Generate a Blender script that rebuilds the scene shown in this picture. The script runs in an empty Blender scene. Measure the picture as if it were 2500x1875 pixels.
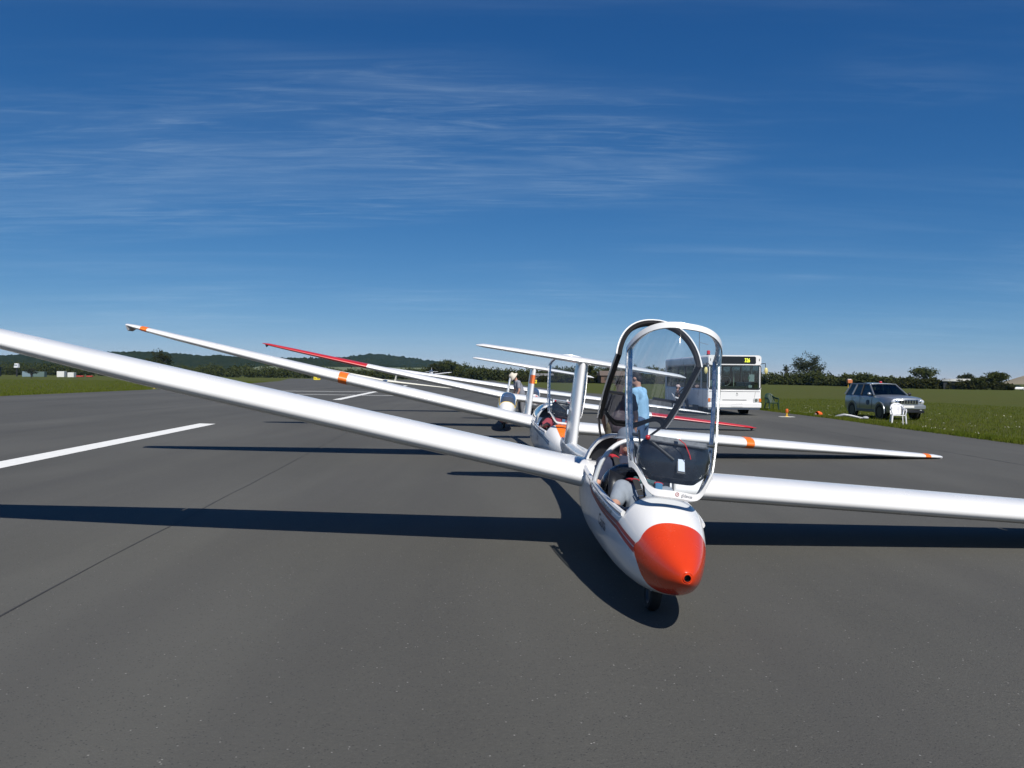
import bpy, bmesh, math, random
import numpy as np
from mathutils import Vector, Matrix

R = math.radians
random.seed(7)
RNG = np.random.default_rng(11)
SC = bpy.context.scene
COL = SC.collection

# ------------------------------------------------------------------ camera
cam_d = bpy.data.cameras.new("camera")
cam = bpy.data.objects.new("camera", cam_d)
COL.objects.link(cam)
cam_d.sensor_width = 36.0
cam_d.lens = 36.0 * 2010.0 / 2500.0
cam_d.clip_start = 0.05
cam_d.clip_end = 20000.0
cam.matrix_world = Matrix.Translation((0, 0, 1.65)) @ Matrix.Rotation(math.pi / 2 - R(0.50), 4, 'X') @ Matrix.Rotation(R(0.55), 4, 'Z')
SC.camera = cam

# ------------------------------------------------------------------ sky, sun, exposure
SUN_EL, SUN_ROT = R(47.0), R(163.5)      # sun stands behind the camera, a little to the right
world = bpy.data.worlds.new("World")
SC.world = world
world.use_nodes = True
wn, wl = world.node_tree.nodes, world.node_tree.links
wn.clear()
def wnode(t, **k):
    n = wn.new(t)
    for a, b in k.items(): setattr(n, a, b)
    return n
def wmath(op, a, b=None, c=None):
    n = wnode('ShaderNodeMath', operation=op)
    for i, v in enumerate((a, b, c)):
        if v is None: continue
        if isinstance(v, (int, float)): n.inputs[i].default_value = v
        else: wl.new(v, n.inputs[i])
    return n.outputs[0]
sky = wnode('ShaderNodeTexSky', sky_type='NISHITA', sun_disc=False)
sky.sun_elevation, sky.sun_rotation = SUN_EL, SUN_ROT
sky.altitude = 0.0; sky.air_density = 0.6; sky.dust_density = 0.0; sky.ozone_density = 6.0
tc = wnode('ShaderNodeTexCoord')
sep = wnode('ShaderNodeSeparateXYZ'); wl.new(tc.outputs['Generated'], sep.inputs[0])
zc = wmath('ADD', wmath('MAXIMUM', sep.outputs['Z'], 0.0), 0.06)
cmb = wnode('ShaderNodeCombineXYZ')
wl.new(wmath('DIVIDE', sep.outputs['X'], zc), cmb.inputs[0])
wl.new(wmath('DIVIDE', sep.outputs['Y'], zc), cmb.inputs[1])
def cloud_noise(rot, sx, sy, scale, detail, rough, off, dist=0.0):
    m = wnode('ShaderNodeMapping'); m.inputs['Rotation'].default_value = (0, 0, R(rot)); m.inputs['Scale'].default_value = (sx, sy, 1); m.inputs['Location'].default_value = off
    wl.new(cmb.outputs[0], m.inputs[0])
    n = wnode('ShaderNodeTexNoise'); n.inputs['Scale'].default_value = scale; n.inputs['Detail'].default_value = detail
    n.inputs['Roughness'].default_value = rough; n.inputs['Distortion'].default_value = dist
    wl.new(m.outputs[0], n.inputs['Vector'])
    return n.outputs['Fac']
def ramp(v, a, b):
    n = wnode('ShaderNodeMapRange', interpolation_type='SMOOTHSTEP'); n.inputs[1].default_value = a; n.inputs[2].default_value = b
    wl.new(v, n.inputs[0]); return n.outputs[0]
streak = ramp(cloud_noise(-14, 0.5, 2.2, 1.5, 9, 0.60, (3.1, 1.7, 0), 0.9), 0.42, 0.78)
wisps = ramp(cloud_noise(-18, 0.8, 5.0, 2.6, 8, 0.63, (8.3, 2.2, 0), 1.2), 0.42, 0.80)
patch = ramp(cloud_noise(10, 0.45, 0.8, 0.75, 4, 0.55, (10.0, 1.0, 0), 0.3), 0.44, 0.68)
low = ramp(cloud_noise(4, 0.30, 1.6, 0.9, 8, 0.62, (2.0, 7.3, 0), 0.4), 0.46, 0.80)
cl = wmath('ADD', wmath('MULTIPLY', patch, wmath('ADD', wmath('MULTIPLY', streak, 0.17), wmath('ADD', wmath('MULTIPLY', wisps, 0.15), 0.02))), wmath('MULTIPLY', low, 0.10))
mixc = wnode('ShaderNodeMix', data_type='RGBA')
wl.new(cl, mixc.inputs['Factor'])
sepc = wnode('ShaderNodeSeparateColor'); wl.new(sky.outputs[0], sepc.inputs[0])
cmbc = wnode('ShaderNodeCombineColor')          # film response: deepens the blue overhead
for k, (a_, g_) in enumerate(((2.05, 1.44), (1.06, 0.93), (0.93, 0.66))):
    wl.new(wmath('MULTIPLY', wmath('POWER', wmath('MULTIPLY', sepc.outputs[k], 0.05), g_), a_ * 10.0), cmbc.inputs[k])
wl.new(cmbc.outputs[0], mixc.inputs['A']); mixc.inputs['B'].default_value = (4.5, 6.0, 7.4, 1)
bg = wnode('ShaderNodeBackground'); bg.inputs['Strength'].default_value = 0.10
wl.new(mixc.outputs['Result'], bg.inputs['Color'])
out = wnode('ShaderNodeOutputWorld'); wl.new(bg.outputs[0], out.inputs['Surface'])

sun_d = bpy.data.lights.new("sun", 'SUN'); sun_d.energy = 5.0; sun_d.angle = R(0.53); sun_d.color = (1.0, 0.955, 0.89)
sun = bpy.data.objects.new("sun", sun_d); COL.objects.link(sun)
sdir = Vector((math.sin(SUN_ROT) * math.cos(SUN_EL), math.cos(SUN_ROT) * math.cos(SUN_EL), math.sin(SUN_EL)))
sun.location = sdir * 60
sun.rotation_euler = sdir.to_track_quat('Z', 'Y').to_euler()

SC.view_settings.view_transform = 'Standard'
SC.view_settings.look = 'None'
SC.view_settings.exposure = 0.12
SC.view_settings.gamma = 1.0
SC.render.engine = 'CYCLES'
SC.cycles.use_denoising = True
SC.cycles.max_bounces = 10
SC.cycles.transparent_max_bounces = 24
SC.cycles.caustics_reflective = False
SC.cycles.caustics_refractive = False

# ------------------------------------------------------------------ materials
def lin(r, g, b):
    f = lambda c: c / 12.92 if c <= 0.04045 else ((c + 0.055) / 1.055) ** 2.4
    return (f(r / 255), f(g / 255), f(b / 255), 1)
MATS = {}
def mat(name, col, rough=0.5, metal=0.0, coat=0.0, var=0.0, vscale=8.0, bump=0.0, bscale=60.0, spec=0.5, rvar=0.0, sub=0.0, emit=None):
    if name in MATS: return MATS[name]
    m = bpy.data.materials.new(name); m.use_nodes = True
    nt = m.node_tree; b = nt.nodes['Principled BSDF']
    if len(col) == 3: col = (*col, 1)
    b.inputs['Base Color'].default_value = col
    b.inputs['Roughness'].default_value = rough
    b.inputs['Metallic'].default_value = metal
    b.inputs['Coat Weight'].default_value = coat
    b.inputs['Coat Roughness'].default_value = 0.04
    b.inputs['Specular IOR Level'].default_value = spec
    if emit: b.inputs['Emission Color'].default_value = (*emit[:3], 1); b.inputs['Emission Strength'].default_value = emit[3]
    if var or bump or rvar:
        t = nt.nodes.new('ShaderNodeTexCoord')
        n = nt.nodes.new('ShaderNodeTexNoise'); n.inputs['Scale'].default_value = vscale; n.inputs['Detail'].default_value = 6; n.inputs['Roughness'].default_value = 0.6
        nt.links.new(t.outputs['Object'], n.inputs['Vector'])
        if var:
            mr = nt.nodes.new('ShaderNodeMapRange'); mr.inputs[1].default_value = 0.25; mr.inputs[2].default_value = 0.75; mr.inputs[3].default_value = 1 - var; mr.inputs[4].default_value = 1 + var
            nt.links.new(n.outputs['Fac'], mr.inputs[0])
            mx = nt.nodes.new('ShaderNodeVectorMath'); mx.operation = 'SCALE'; mx.inputs[0].default_value = col[:3]
            nt.links.new(mr.outputs[0], mx.inputs['Scale']); nt.links.new(mx.outputs[0], b.inputs['Base Color'])
        if rvar:
            mr = nt.nodes.new('ShaderNodeMapRange'); mr.inputs[1].default_value = 0.3; mr.inputs[2].default_value = 0.7; mr.inputs[3].default_value = max(rough - rvar, 0.02); mr.inputs[4].default_value = rough + rvar
            nt.links.new(n.outputs['Fac'], mr.inputs[0]); nt.links.new(mr.outputs[0], b.inputs['Roughness'])
        if bump:
            n2 = nt.nodes.new('ShaderNodeTexNoise'); n2.inputs['Scale'].default_value = bscale; n2.inputs['Detail'].default_value = 4
            nt.links.new(t.outputs['Object'], n2.inputs['Vector'])
            bp = nt.nodes.new('ShaderNodeBump'); bp.inputs['Strength'].default_value = bump; bp.inputs['Distance'].default_value = 0.01
            nt.links.new(n2.outputs['Fac'], bp.inputs['Height']); nt.links.new(bp.outputs[0], b.inputs['Normal'])
    MATS[name] = m
    return m
def glass(name, tint, refl=1.0, rough=0.01, haze_amt=0.0):
    if name in MATS: return MATS[name]
    m = bpy.data.materials.new(name); m.use_nodes = True
    nt = m.node_tree; nt.nodes.clear()
    o = nt.nodes.new('ShaderNodeOutputMaterial')
    tr = nt.nodes.new('ShaderNodeBsdfTransparent'); tr.inputs[0].default_value = (*tint, 1)
    gl = nt.nodes.new('ShaderNodeBsdfGlossy'); gl.inputs['Roughness'].default_value = rough
    lw = nt.nodes.new('ShaderNodeLayerWeight'); lw.inputs['Blend'].default_value = 0.5
    pw = nt.nodes.new('ShaderNodeMath'); pw.operation = 'POWER'; pw.inputs[1].default_value = 5.0; nt.links.new(lw.outputs['Facing'], pw.inputs[0])
    sch = nt.nodes.new('ShaderNodeMath'); sch.operation = 'MULTIPLY_ADD'; sch.inputs[1].default_value = 0.94; sch.inputs[2].default_value = 0.06; nt.links.new(pw.outputs[0], sch.inputs[0])
    mu = nt.nodes.new('ShaderNodeMath'); mu.operation = 'MULTIPLY'; mu.inputs[1].default_value = refl; mu.use_clamp = True
    nt.links.new(sch.outputs[0], mu.inputs[0])
    base = tr
    if haze_amt:
        df = nt.nodes.new('ShaderNodeBsdfDiffuse'); df.inputs[0].default_value = (0.8, 0.85, 0.9, 1)
        mh = nt.nodes.new('ShaderNodeMixShader'); mh.inputs[0].default_value = haze_amt
        nt.links.new(tr.outputs[0], mh.inputs[1]); nt.links.new(df.outputs[0], mh.inputs[2]); base = mh
    mx = nt.nodes.new('ShaderNodeMixShader')
    nt.links.new(mu.outputs[0], mx.inputs[0]); nt.links.new(base.outputs[0], mx.inputs[1]); nt.links.new(gl.outputs[0], mx.inputs[2])
    nt.links.new(mx.outputs[0], o.inputs[0])
    MATS[name] = m
    return m

WHITE = mat('white_gelcoat', (0.735, 0.735, 0.725), 0.24, coat=0.30, var=0.035, vscale=1.3, rvar=0.09)
ORANGE = mat('orange_gloss', (0.60, 0.042, 0.006), 0.26, coat=0.25, var=0.05, vscale=3, rvar=0.05)
BAND = mat('dayglo_band', (0.85, 0.17, 0.015), 0.4, var=0.06, vscale=6)
REDP = mat('red_paint', (0.50, 0.022, 0.025), 0.32, coat=0.2, var=0.08, vscale=3)
STRIPE = mat('dark_red_vinyl', (0.30, 0.025, 0.025), 0.4)
INK = mat('dark_lettering', (0.02, 0.025, 0.045), 0.45)
GREYINK = mat('grey_lettering', (0.16, 0.17, 0.19), 0.45)
CABIN = mat('cockpit_grey', (0.30, 0.31, 0.32), 0.6, var=0.08)
BLACK = mat('black_plastic', (0.012, 0.013, 0.016), 0.38, var=0.2, vscale=30)
RUBBER = mat('tyre_rubber', (0.014, 0.014, 0.014), 0.8, var=0.2, vscale=20, bump=0.2)
HOOD = mat('hood_black_gloss', (0.010, 0.012, 0.017), 0.22, coat=0.3, var=0.3, vscale=14, rvar=0.12)
METAL = mat('brushed_metal', (0.55, 0.56, 0.57), 0.28, metal=1.0, rvar=0.1, vscale=20)
CHROME = mat('bright_metal', (0.75, 0.75, 0.76), 0.12, metal=1.0)
DKMETAL = mat('dark_metal', (0.06, 0.06, 0.065), 0.4, metal=0.6)
CANOPY = glass('canopy_perspex', (0.90, 0.93, 0.95), 1.0, 0.012, 0.012)
CANOPY_BLUE = glass('sky_tint_perspex', (0.16, 0.24, 0.38), 2.0, 0.02, 0.10)  # bluish-dark tint stands in for sky reflected over a dark cockpit
WINDOW = glass('window_glass', (0.62, 0.70, 0.70), 1.1, 0.02)
CARGLASS = glass('car_glass', (0.30, 0.36, 0.38), 1.2, 0.02)

# ------------------------------------------------------------------ mesh helper
class MB:
    def __init__(s): s.v = []; s.f = []; s.m = []; s.sm = []
    def add(s, verts, faces, mi=0, smooth=True):
        o = len(s.v); s.v.extend([tuple(map(float, p)) for p in verts])
        for f in faces: s.f.append(tuple(i + o for i in f)); s.m.append(mi); s.sm.append(smooth)
        return s
    def grid(s, P, cu=False, cv=False, mi=0, smooth=True, keep=None, flip=False):
        nu, nv = len(P), len(P[0]); V = [p for r in P for p in r]; F = []
        for i in range(nu if cu else nu - 1):
            for j in range(nv if cv else nv - 1):
                if keep and not keep(i, j): continue
                a, b, c, d = i * nv + j, i * nv + (j + 1) % nv, ((i + 1) % nu) * nv + (j + 1) % nv, ((i + 1) % nu) * nv + j
                F.append((d, c, b, a) if flip else (a, b, c, d))
        return s.add(V, F, mi, smooth)
    def box(s, c, d, M=None, mi=0, taper=(1, 1)):
        hx, hy, hz = d[0] / 2, d[1] / 2, d[2] / 2; V = []
        for z in (-1, 1):
            tx, ty = taper if z > 0 else (1, 1)
            for x, y in ((-1, -1), (1, -1), (1, 1), (-1, 1)):
                p = Vector((x * hx * tx, y * hy * ty, z * hz))
                if M is not None: p = M @ p
                V.append(p + Vector(c))
        return s.add(V, [(3, 2, 1, 0), (4, 5, 6, 7), (0, 1, 5, 4), (1, 2, 6, 5), (2, 3, 7, 6), (3, 0, 4, 7)], mi, False)
    def tube(s, pts, r, n=8, mi=0, cap=True, closed=False, flat=None, up=(0, 0, 1)):
        pts = [Vector(p) for p in pts]; k = len(pts); rr = r if hasattr(r, '__len__') else [r] * k; P = []; prev = None
        for i, p in enumerate(pts):
            if closed: t = pts[(i + 1) % k] - pts[i - 1]
            else: t = pts[min(i + 1, k - 1)] - pts[max(i - 1, 0)]
            if t.length < 1e-9: t = Vector((0, 0, 1))
            t.normalize()
            if prev is None:
                u = Vector(up); u = u - t * u.dot(t)
                if u.length < 1e-3: u = Vector((1, 0, 0)); u = u - t * u.dot(t)
            else: u = prev - t * prev.dot(t)
            u.normalize(); prev = u; w = t.cross(u); fl = flat or (1, 1)
            P.append([p + (u * math.cos(a) * fl[0] + w * math.sin(a) * fl[1]) * rr[i] for a in [2 * math.pi * j / n for j in range(n)]])
        s.grid(P, cu=closed, cv=True, mi=mi)
        if cap and not closed:
            o = len(s.v) - k * n
            s.f.append(tuple(o + j for j in range(n))[::-1]); s.m.append(mi); s.sm.append(False)
            s.f.append(tuple(o + (k - 1) * n + j for j in range(n))); s.m.append(mi); s.sm.append(False)
        return s
    def lathe(s, prof, n=20, M=None, mi=0, smooth=True):
        P = []
        for r, z in prof:
            row = [Vector((r * math.cos(2 * math.pi * j / n), r * math.sin(2 * math.pi * j / n), z)) for j in range(n)]
            P.append([M @ q for q in row] if M is not None else row)
        return s.grid(P, cv=True, mi=mi, smooth=smooth)
    def prism(s, poly, z0, z1, M=None, mi=0):
        n = len(poly); V = [Vector((x, y, z0)) for x, y in poly] + [Vector((x, y, z1)) for x, y in poly]
        if M is not None: V = [M @ p for p in V]
        return s.add(V, [tuple(range(n))[::-1], tuple(range(n, 2 * n))] + [(i, (i + 1) % n, n + (i + 1) % n, n + i) for i in range(n)], mi, False)
    def ball(s, c, r, n=12, M=None, mi=0):
        r = r if hasattr(r, '__len__') else (r, r, r); P = []
        for i in range(n // 2 + 1):
            a = -math.pi / 2 + math.pi * i / (n // 2)
            row = []
            for j in range(n):
                p = Vector((r[0] * math.cos(a) * math.cos(2 * math.pi * j / n), r[1] * math.cos(a) * math.sin(2 * math.pi * j / n), r[2] * math.sin(a)))
                row.append((M @ p if M is not None else p) + Vector(c))
            P.append(row)
        return s.grid(P, cv=True, mi=mi)
    def build(s, name, mats, parent=None, loc=None, rot=None, sharp=35, bevel=0, seg=2, label=None):
        me = bpy.data.meshes.new(name); me.from_pydata(s.v, [], s.f)
        mats = mats if isinstance(mats, (list, tuple)) else [mats]
        for m in mats: me.materials.append(m)
        me.polygons.foreach_set('material_index', s.m); me.polygons.foreach_set('use_smooth', s.sm)
        me.update()
        bm = bmesh.new(); bm.from_mesh(me); bmesh.ops.remove_doubles(bm, verts=bm.verts, dist=1e-5)
        bmesh.ops.dissolve_degenerate(bm, edges=bm.edges, dist=1e-6); bmesh.ops.recalc_face_normals(bm, faces=bm.faces); bm.to_mesh(me); bm.free()
        if sharp: me.set_sharp_from_angle(angle=R(sharp))
        o = bpy.data.objects.new(name, me); COL.objects.link(o)
        if parent is not None: o.parent = parent
        if loc is not None: o.location = loc
        if rot is not None: o.rotation_euler = rot
        if bevel:
            bv = o.modifiers.new('bevel', 'BEVEL'); bv.width = bevel; bv.segments = seg; bv.limit_method = 'ANGLE'; bv.angle_limit = R(40)
        if label: o['label'] = label
        return o

def tag(o, label, cat, group=None):
    o['label'] = label; o['category'] = cat
    if group: o['group'] = group
    return o
def thing(name, label, cat, loc=(0, 0, 0), rot=(0, 0, 0), group=None):
    o = bpy.data.objects.new(name, None); COL.objects.link(o); o.empty_display_size = 0.2
    o.location = loc; o.rotation_euler = rot
    return tag(o, label, cat, group)
def struct(o): o['kind'] = 'structure'; return o
def stuff(o): o['kind'] = 'stuff'; return o

def text_mesh(body, size, res=3, bold=0.0):
    cu = bpy.data.curves.new('lettering', 'FONT'); cu.body = body; cu.size = size; cu.resolution_u = res; cu.offset = bold
    ob = bpy.data.objects.new('lettering', cu); COL.objects.link(ob)
    dg = bpy.context.evaluated_depsgraph_get()
    me = bpy.data.meshes.new_from_object(ob.evaluated_get(dg))
    V = [tuple(v.co) for v in me.vertices]; F = [tuple(p.vertices) for p in me.polygons]
    bpy.data.objects.remove(ob); bpy.data.meshes.remove(me); bpy.data.curves.remove(cu)
    return V, F
def letters(name, body, size, fn, m, parent, bold=0.0, res=3):
    V, F = text_mesh(body, size, res, bold)
    mb = MB(); mb.add([fn(x, y) for x, y, z in V], F, 0, False)
    return mb.build(name, m, parent, sharp=0)
def smooth01(t): t = min(max(t, 0.0), 1.0); return t * t * (3 - 2 * t)
# ------------------------------------------------------------------ ground, runway, markings
def ntree(name):
    m = bpy.data.materials.new(name); m.use_nodes = True
    nt = m.node_tree; return m, nt, nt.nodes['Principled BSDF']
def nn(nt, t, **k):
    n = nt.nodes.new(t)
    for a, b in k.items():
        if a in n.inputs.keys(): n.inputs[a].default_value = b
        else: setattr(n, a, b)
    return n
def nmr(nt, src, a, b, c, d, smooth=False):
    n = nt.nodes.new('ShaderNodeMapRange')
    if smooth: n.interpolation_type = 'SMOOTHSTEP'
    for i, v in enumerate((a, b, c, d)): n.inputs[i + 1].default_value = v
    nt.links.new(src, n.inputs[0]); return n.outputs[0]
def nmath(nt, op, a, b):
    n = nt.nodes.new('ShaderNodeMath'); n.operation = op
    for i, v in enumerate((a, b)):
        if isinstance(v, (int, float)): n.inputs[i].default_value = v
        else: nt.links.new(v, n.inputs[i])
    return n.outputs[0]
def nmix(nt, f, a, b):
    n = nt.nodes.new('ShaderNodeMix'); n.data_type = 'RGBA'
    for key, v in (('Factor', f), ('A', a), ('B', b)):
        if isinstance(v, (int, float)): n.inputs[key].default_value = v
        elif isinstance(v, tuple): n.inputs[key].default_value = v if len(v) == 4 else (*v, 1)
        else: nt.links.new(v, n.inputs[key])
    return n.outputs['Result']
def nnoise(nt, vec, scale, detail=5, rough=0.6):
    n = nt.nodes.new('ShaderNodeTexNoise'); n.inputs['Scale'].default_value = scale; n.inputs['Detail'].default_value = detail; n.inputs['Roughness'].default_value = rough
    nt.links.new(vec, n.inputs['Vector']); return n.outputs['Fac']
def nmap(nt, vec, sc=(1, 1, 1), rz_=0):
    n = nt.nodes.new('ShaderNodeMapping'); n.inputs['Scale'].default_value = sc; n.inputs['Rotation'].default_value = (0, 0, rz_)
    nt.links.new(vec, n.inputs[0]); return n.outputs[0]

# grass turf under the blades
GRASS, nt, b = ntree('mown_turf')
oc = nn(nt, 'ShaderNodeTexCoord').outputs['Object']
n1 = nnoise(nt, oc, 0.35, 6, 0.65); n2 = nnoise(nt, nmap(nt, oc, (1, 0.12, 1), R(-4)), 0.5, 5, 0.6); n3 = nnoise(nt, oc, 9.0, 5, 0.7); n4 = nnoise(nt, oc, 0.03, 4, 0.5)
c = nmix(nt, nmr(nt, n1, 0.3, 0.7, 0, 1), (0.068, 0.085, 0.012), (0.092, 0.102, 0.016))
c = nmix(nt, nmr(nt, n2, 0.45, 0.7, 0, 0.6), c, (0.094, 0.095, 0.020))
c = nmix(nt, nmr(nt, n4, 0.45, 0.7, 0, 0.55), c, (0.086, 0.084, 0.020))
c = nmix(nt, nmr(nt, n3, 0.35, 0.65, 0, 0.5), c, (0.034, 0.045, 0.009))
nt.links.new(c, b.inputs['Base Color']); b.inputs['Roughness'].default_value = 0.9; b.inputs['Specular IOR Level'].default_value = 0.15
bp = nn(nt, 'ShaderNodeBump', Strength=0.9, Distance=0.08); nt.links.new(n3, bp.inputs['Height']); nt.links.new(bp.outputs[0], b.inputs['Normal'])

# right field lies a little lower than the runway
RE = [(13.55, -40), (13.5, 20), (13.5, 28), (13.75, 35), (13.3, 45), (9.2, 83), (6.0, 101), (4.2, 136), (1.3, 175), (-4.0, 260), (-8.0, 352)]
LE = [(-33.5, -40), (-34.9, 56), (-37.0, 87), (-49.3, 157), (-58, 205), (-95, 352)]
def edge_x(tab, y):
    ys = [p[1] for p in tab]; xs = [p[0] for p in tab]
    return float(np.interp(y, ys, xs))
def ground_z(x, y):
    e = edge_x(RE, y)
    d = smooth01((x - e - 0.1) / 3.0)
    z = -0.012 - 0.24 * d
    if y > 250: z += 0.24 * d * smooth01((y - 250) / 200)
    return z
gx = np.unique(np.concatenate([np.linspace(-3000, -120, 25), np.linspace(-120, -20, 26), np.linspace(-20, 1, 8), np.arange(1, 20, 0.45), np.linspace(20, 130, 40), np.linspace(130, 3000, 25)]))
gy = np.unique(np.concatenate([np.linspace(-400, 0, 8), np.linspace(0, 120, 61), np.linspace(120, 400, 50), np.linspace(400, 4000, 20)]))
mb = MB(); mb.grid([[(x, y, ground_z(x, y)) for x in gx] for y in gy])
struct(mb.build('ground', GRASS, sharp=0))

# asphalt
ASPH, nt, b = ntree('airfield_asphalt')
oc = nn(nt, 'ShaderNodeTexCoord').outputs['Object']
vo = nn(nt, 'ShaderNodeTexVoronoi', Scale=75.0); nt.links.new(oc, vo.inputs['Vector'])
sp = nn(nt, 'ShaderNodeSeparateColor'); nt.links.new(vo.outputs['Color'], sp.inputs[0])
near_dot = nmr(nt, vo.outputs['Distance'], 0.25, 0.42, 1, 0)
white_st = nmath(nt, 'MULTIPLY', nmr(nt, sp.outputs[0], 0.990, 0.995, 0, 0.55), near_dot)
dark_st = nmath(nt, 'MULTIPLY', nmr(nt, sp.outputs[1], 0.80, 0.88, 0, 1), near_dot)
fine = nnoise(nt, oc, 130, 4, 0.75); med = nnoise(nt, oc, 7, 5, 0.6); big = nnoise(nt, nmap(nt, oc, (1, 0.25, 1), R(-4)), 0.28, 5, 0.6); lane = nnoise(nt, nmap(nt, oc, (1, 0.02, 1), R(-4)), 0.9, 3, 0.5)
c = nmix(nt, nmr(nt, fine, 0.3, 0.7, 0, 1), (0.056, 0.0545, 0.047), (0.105, 0.103, 0.090))
grain = nnoise(nt, oc, 38, 3, 0.8); c = nmix(nt, nmr(nt, grain, 0.30, 0.62, 0.45, 0), c, (0.040, 0.039, 0.036)); c = nmix(nt, nmr(nt, grain, 0.60, 0.75, 0, 0.5), c, (0.135, 0.132, 0.122))
c = nmix(nt, nmr(nt, med, 0.35, 0.7, 0, 0.35), c, (0.060, 0.059, 0.055))
c = nmix(nt, nmr(nt, big, 0.36, 0.66, 0, 0.8), c, (0.104, 0.102, 0.090))
c = nmix(nt, nmr(nt, lane, 0.48, 0.70, 0, 0.5), c, (0.068, 0.066, 0.061))
c = nmix(nt, nmath(nt, 'MULTIPLY', dark_st, 0.75), c, (0.03, 0.03, 0.03))
c = nmix(nt, white_st, c, (0.42, 0.41, 0.38))
nt.links.new(c, b.inputs['Base Color']); b.inputs['Roughness'].default_value = 0.82; b.inputs['Specular IOR Level'].default_value = 0.35
bp = nn(nt, 'ShaderNodeBump', Strength=0.55, Distance=0.006)
nt.links.new(nmath(nt, 'ADD', fine, nmath(nt, 'MULTIPLY', vo.outputs['Distance'], 0.5)), bp.inputs['Height']); nt.links.new(bp.outputs[0], b.inputs['Normal'])

def ragged(tab, amp):
    out = []
    for (x0, y0), (x1, y1) in zip(tab[:-1], tab[1:]):
        n = max(2, int((y1 - y0) / 0.7))
        for i in range(n):
            t = i / n; y = y0 + (y1 - y0) * t
            out.append((x0 + (x1 - x0) * t + amp * (math.sin(y * 1.9) * 0.4 + math.sin(y * 0.63 + 1) * 0.6 + random.uniform(-.5, .5)), y))
    out.append(tab[-1]); return out
ra, la = ragged(RE, 0.09), ragged(LE, 0.14)
me = bpy.data.meshes.new('runway'); bm = bmesh.new()
f = bm.faces.new([bm.verts.new((x, y, 0.0)) for x, y in ra] + [bm.verts.new((x, y, 0.0)) for x, y in reversed(la)])
bmesh.ops.triangulate(bm, faces=[f]); bmesh.ops.recalc_face_normals(bm, faces=bm.faces)
for f in bm.faces:
    if f.normal.z < 0: f.normal_flip()
bm.to_mesh(me); bm.free(); me.materials.append(ASPH)
runway = bpy.data.objects.new('runway', me); COL.objects.link(runway); struct(runway)

PAINT, nt, b = ntree('line_paint')
oc = nn(nt, 'ShaderNodeTexCoord').outputs['Object']
c = nmix(nt, nmr(nt, nnoise(nt, oc, 6, 6, 0.7), 0.35, 0.62, 1, 0), (0.72, 0.72, 0.68), (0.80, 0.80, 0.77))
c = nmix(nt, nmr(nt, nnoise(nt, oc, 60, 4, 0.7), 0.62, 0.75, 0, 0.7), c, (0.30, 0.30, 0.28))
nt.links.new(c, b.inputs['Base Color']); b.inputs['Roughness'].default_value = 0.75
def flat(name, poly, m, z=0.004):
    mb = MB(); mb.add([(x, y, z) for x, y in poly], [tuple(range(len(poly)))], 0, False)
    return mb.build(name, m, runway, sharp=0)
flat('painted_line', [(-7.6, -8), (-7.0, -8), (-9.77, 27.18), (-10.36, 27.32)], PAINT)
flat('painted_line', [(-12.02, 55.1), (-11.45, 55.1), (-13.68, 84.5), (-14.28, 84.6)], PAINT)
flat('painted_line', [(-16.2, 112), (-15.6, 112), (-17.8, 141), (-18.4, 141)], PAINT)
flat('painted_line', [(-35.0, 300), (-34.2, 300), (-36.5, 345), (-37.3, 345)], PAINT)
flat('painted_line', [(-24.0, 82.6), (-11.4, 81.1), (-11.4, 82.0), (-24.0, 83.5)], PAINT, 0.008)
flat('painted_line', [(-19.0, 69.6), (-8.2, 66.9), (-8.2, 67.55), (-19.0, 70.3)], PAINT, 0.008)
TAR = mat('tar_joint', (0.034, 0.033, 0.032), 0.7, var=0.3, vscale=5)
def seam(pts, w):
    n = 70; P = []
    for i in range(n):
        t = i / (n - 1) * (len(pts) - 1); k = min(int(t), len(pts) - 2); u = t - k
        x = pts[k][0] * (1 - u) + pts[k + 1][0] * u + random.uniform(-.02, .02); y = pts[k][1] * (1 - u) + pts[k + 1][1] * u
        ww = w * random.uniform(0.35, 1.15)
        P.append([(x - ww, y, 0.003), (x + ww, y, 0.003)])
    mb = MB(); mb.grid(P); return mb.build('tar_seam', TAR, runway, sharp=0)
seam([(-2.9, -4), (-3.44, 5.54), (-4.69, 23), (-7.42, 61), (-10, 95)], 0.008)
seam([(-21, 5), (-22.5, 40), (-26, 80)], 0.02)
seam([(10.2, 5), (10.0, 40)], 0.010)
# ------------------------------------------------------------------ gliders
K21 = np.array([(0,.42,.42,.42,.0),(.03,.372,.42,.465,.045),(.08,.335,.422,.50,.082),(.2,.275,.43,.565,.142),(.4,.215,.455,.655,.212),(.6,.180,.48,.735,.262),
(.8,.160,.505,.805,.298),(1.0,.148,.53,.88,.322),(1.3,.14,.56,.985,.345),(1.65,.14,.585,1.075,.358),(2.0,.145,.60,1.135,.362),(2.4,.155,.615,1.15,.36),
(2.8,.185,.63,1.13,.345),(3.2,.235,.64,1.06,.30),(3.7,.30,.64,.93,.225),(4.3,.36,.635,.83,.165),(5.2,.42,.625,.765,.125),(6.2,.47,.62,.745,.10),(7.2,.51,.625,.74,.075),(7.9,.56,.64,.72,.03)])
K13 = np.array([(0,.55,.55,.55,.0),(.04,.47,.55,.62,.07),(.12,.40,.56,.68,.13),(.3,.32,.58,.77,.20),(.6,.26,.60,.90,.255),(1.0,.22,.63,1.06,.285),(1.5,.20,.66,1.17,.30),(2.0,.20,.68,1.17,.30),
(2.5,.24,.70,1.12,.28),(3.2,.36,.72,1.04,.23),(4.2,.50,.74,.98,.17),(5.5,.62,.77,.95,.12),(6.8,.70,.80,.94,.085),(7.9,.74,.82,.92,.03)])
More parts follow.
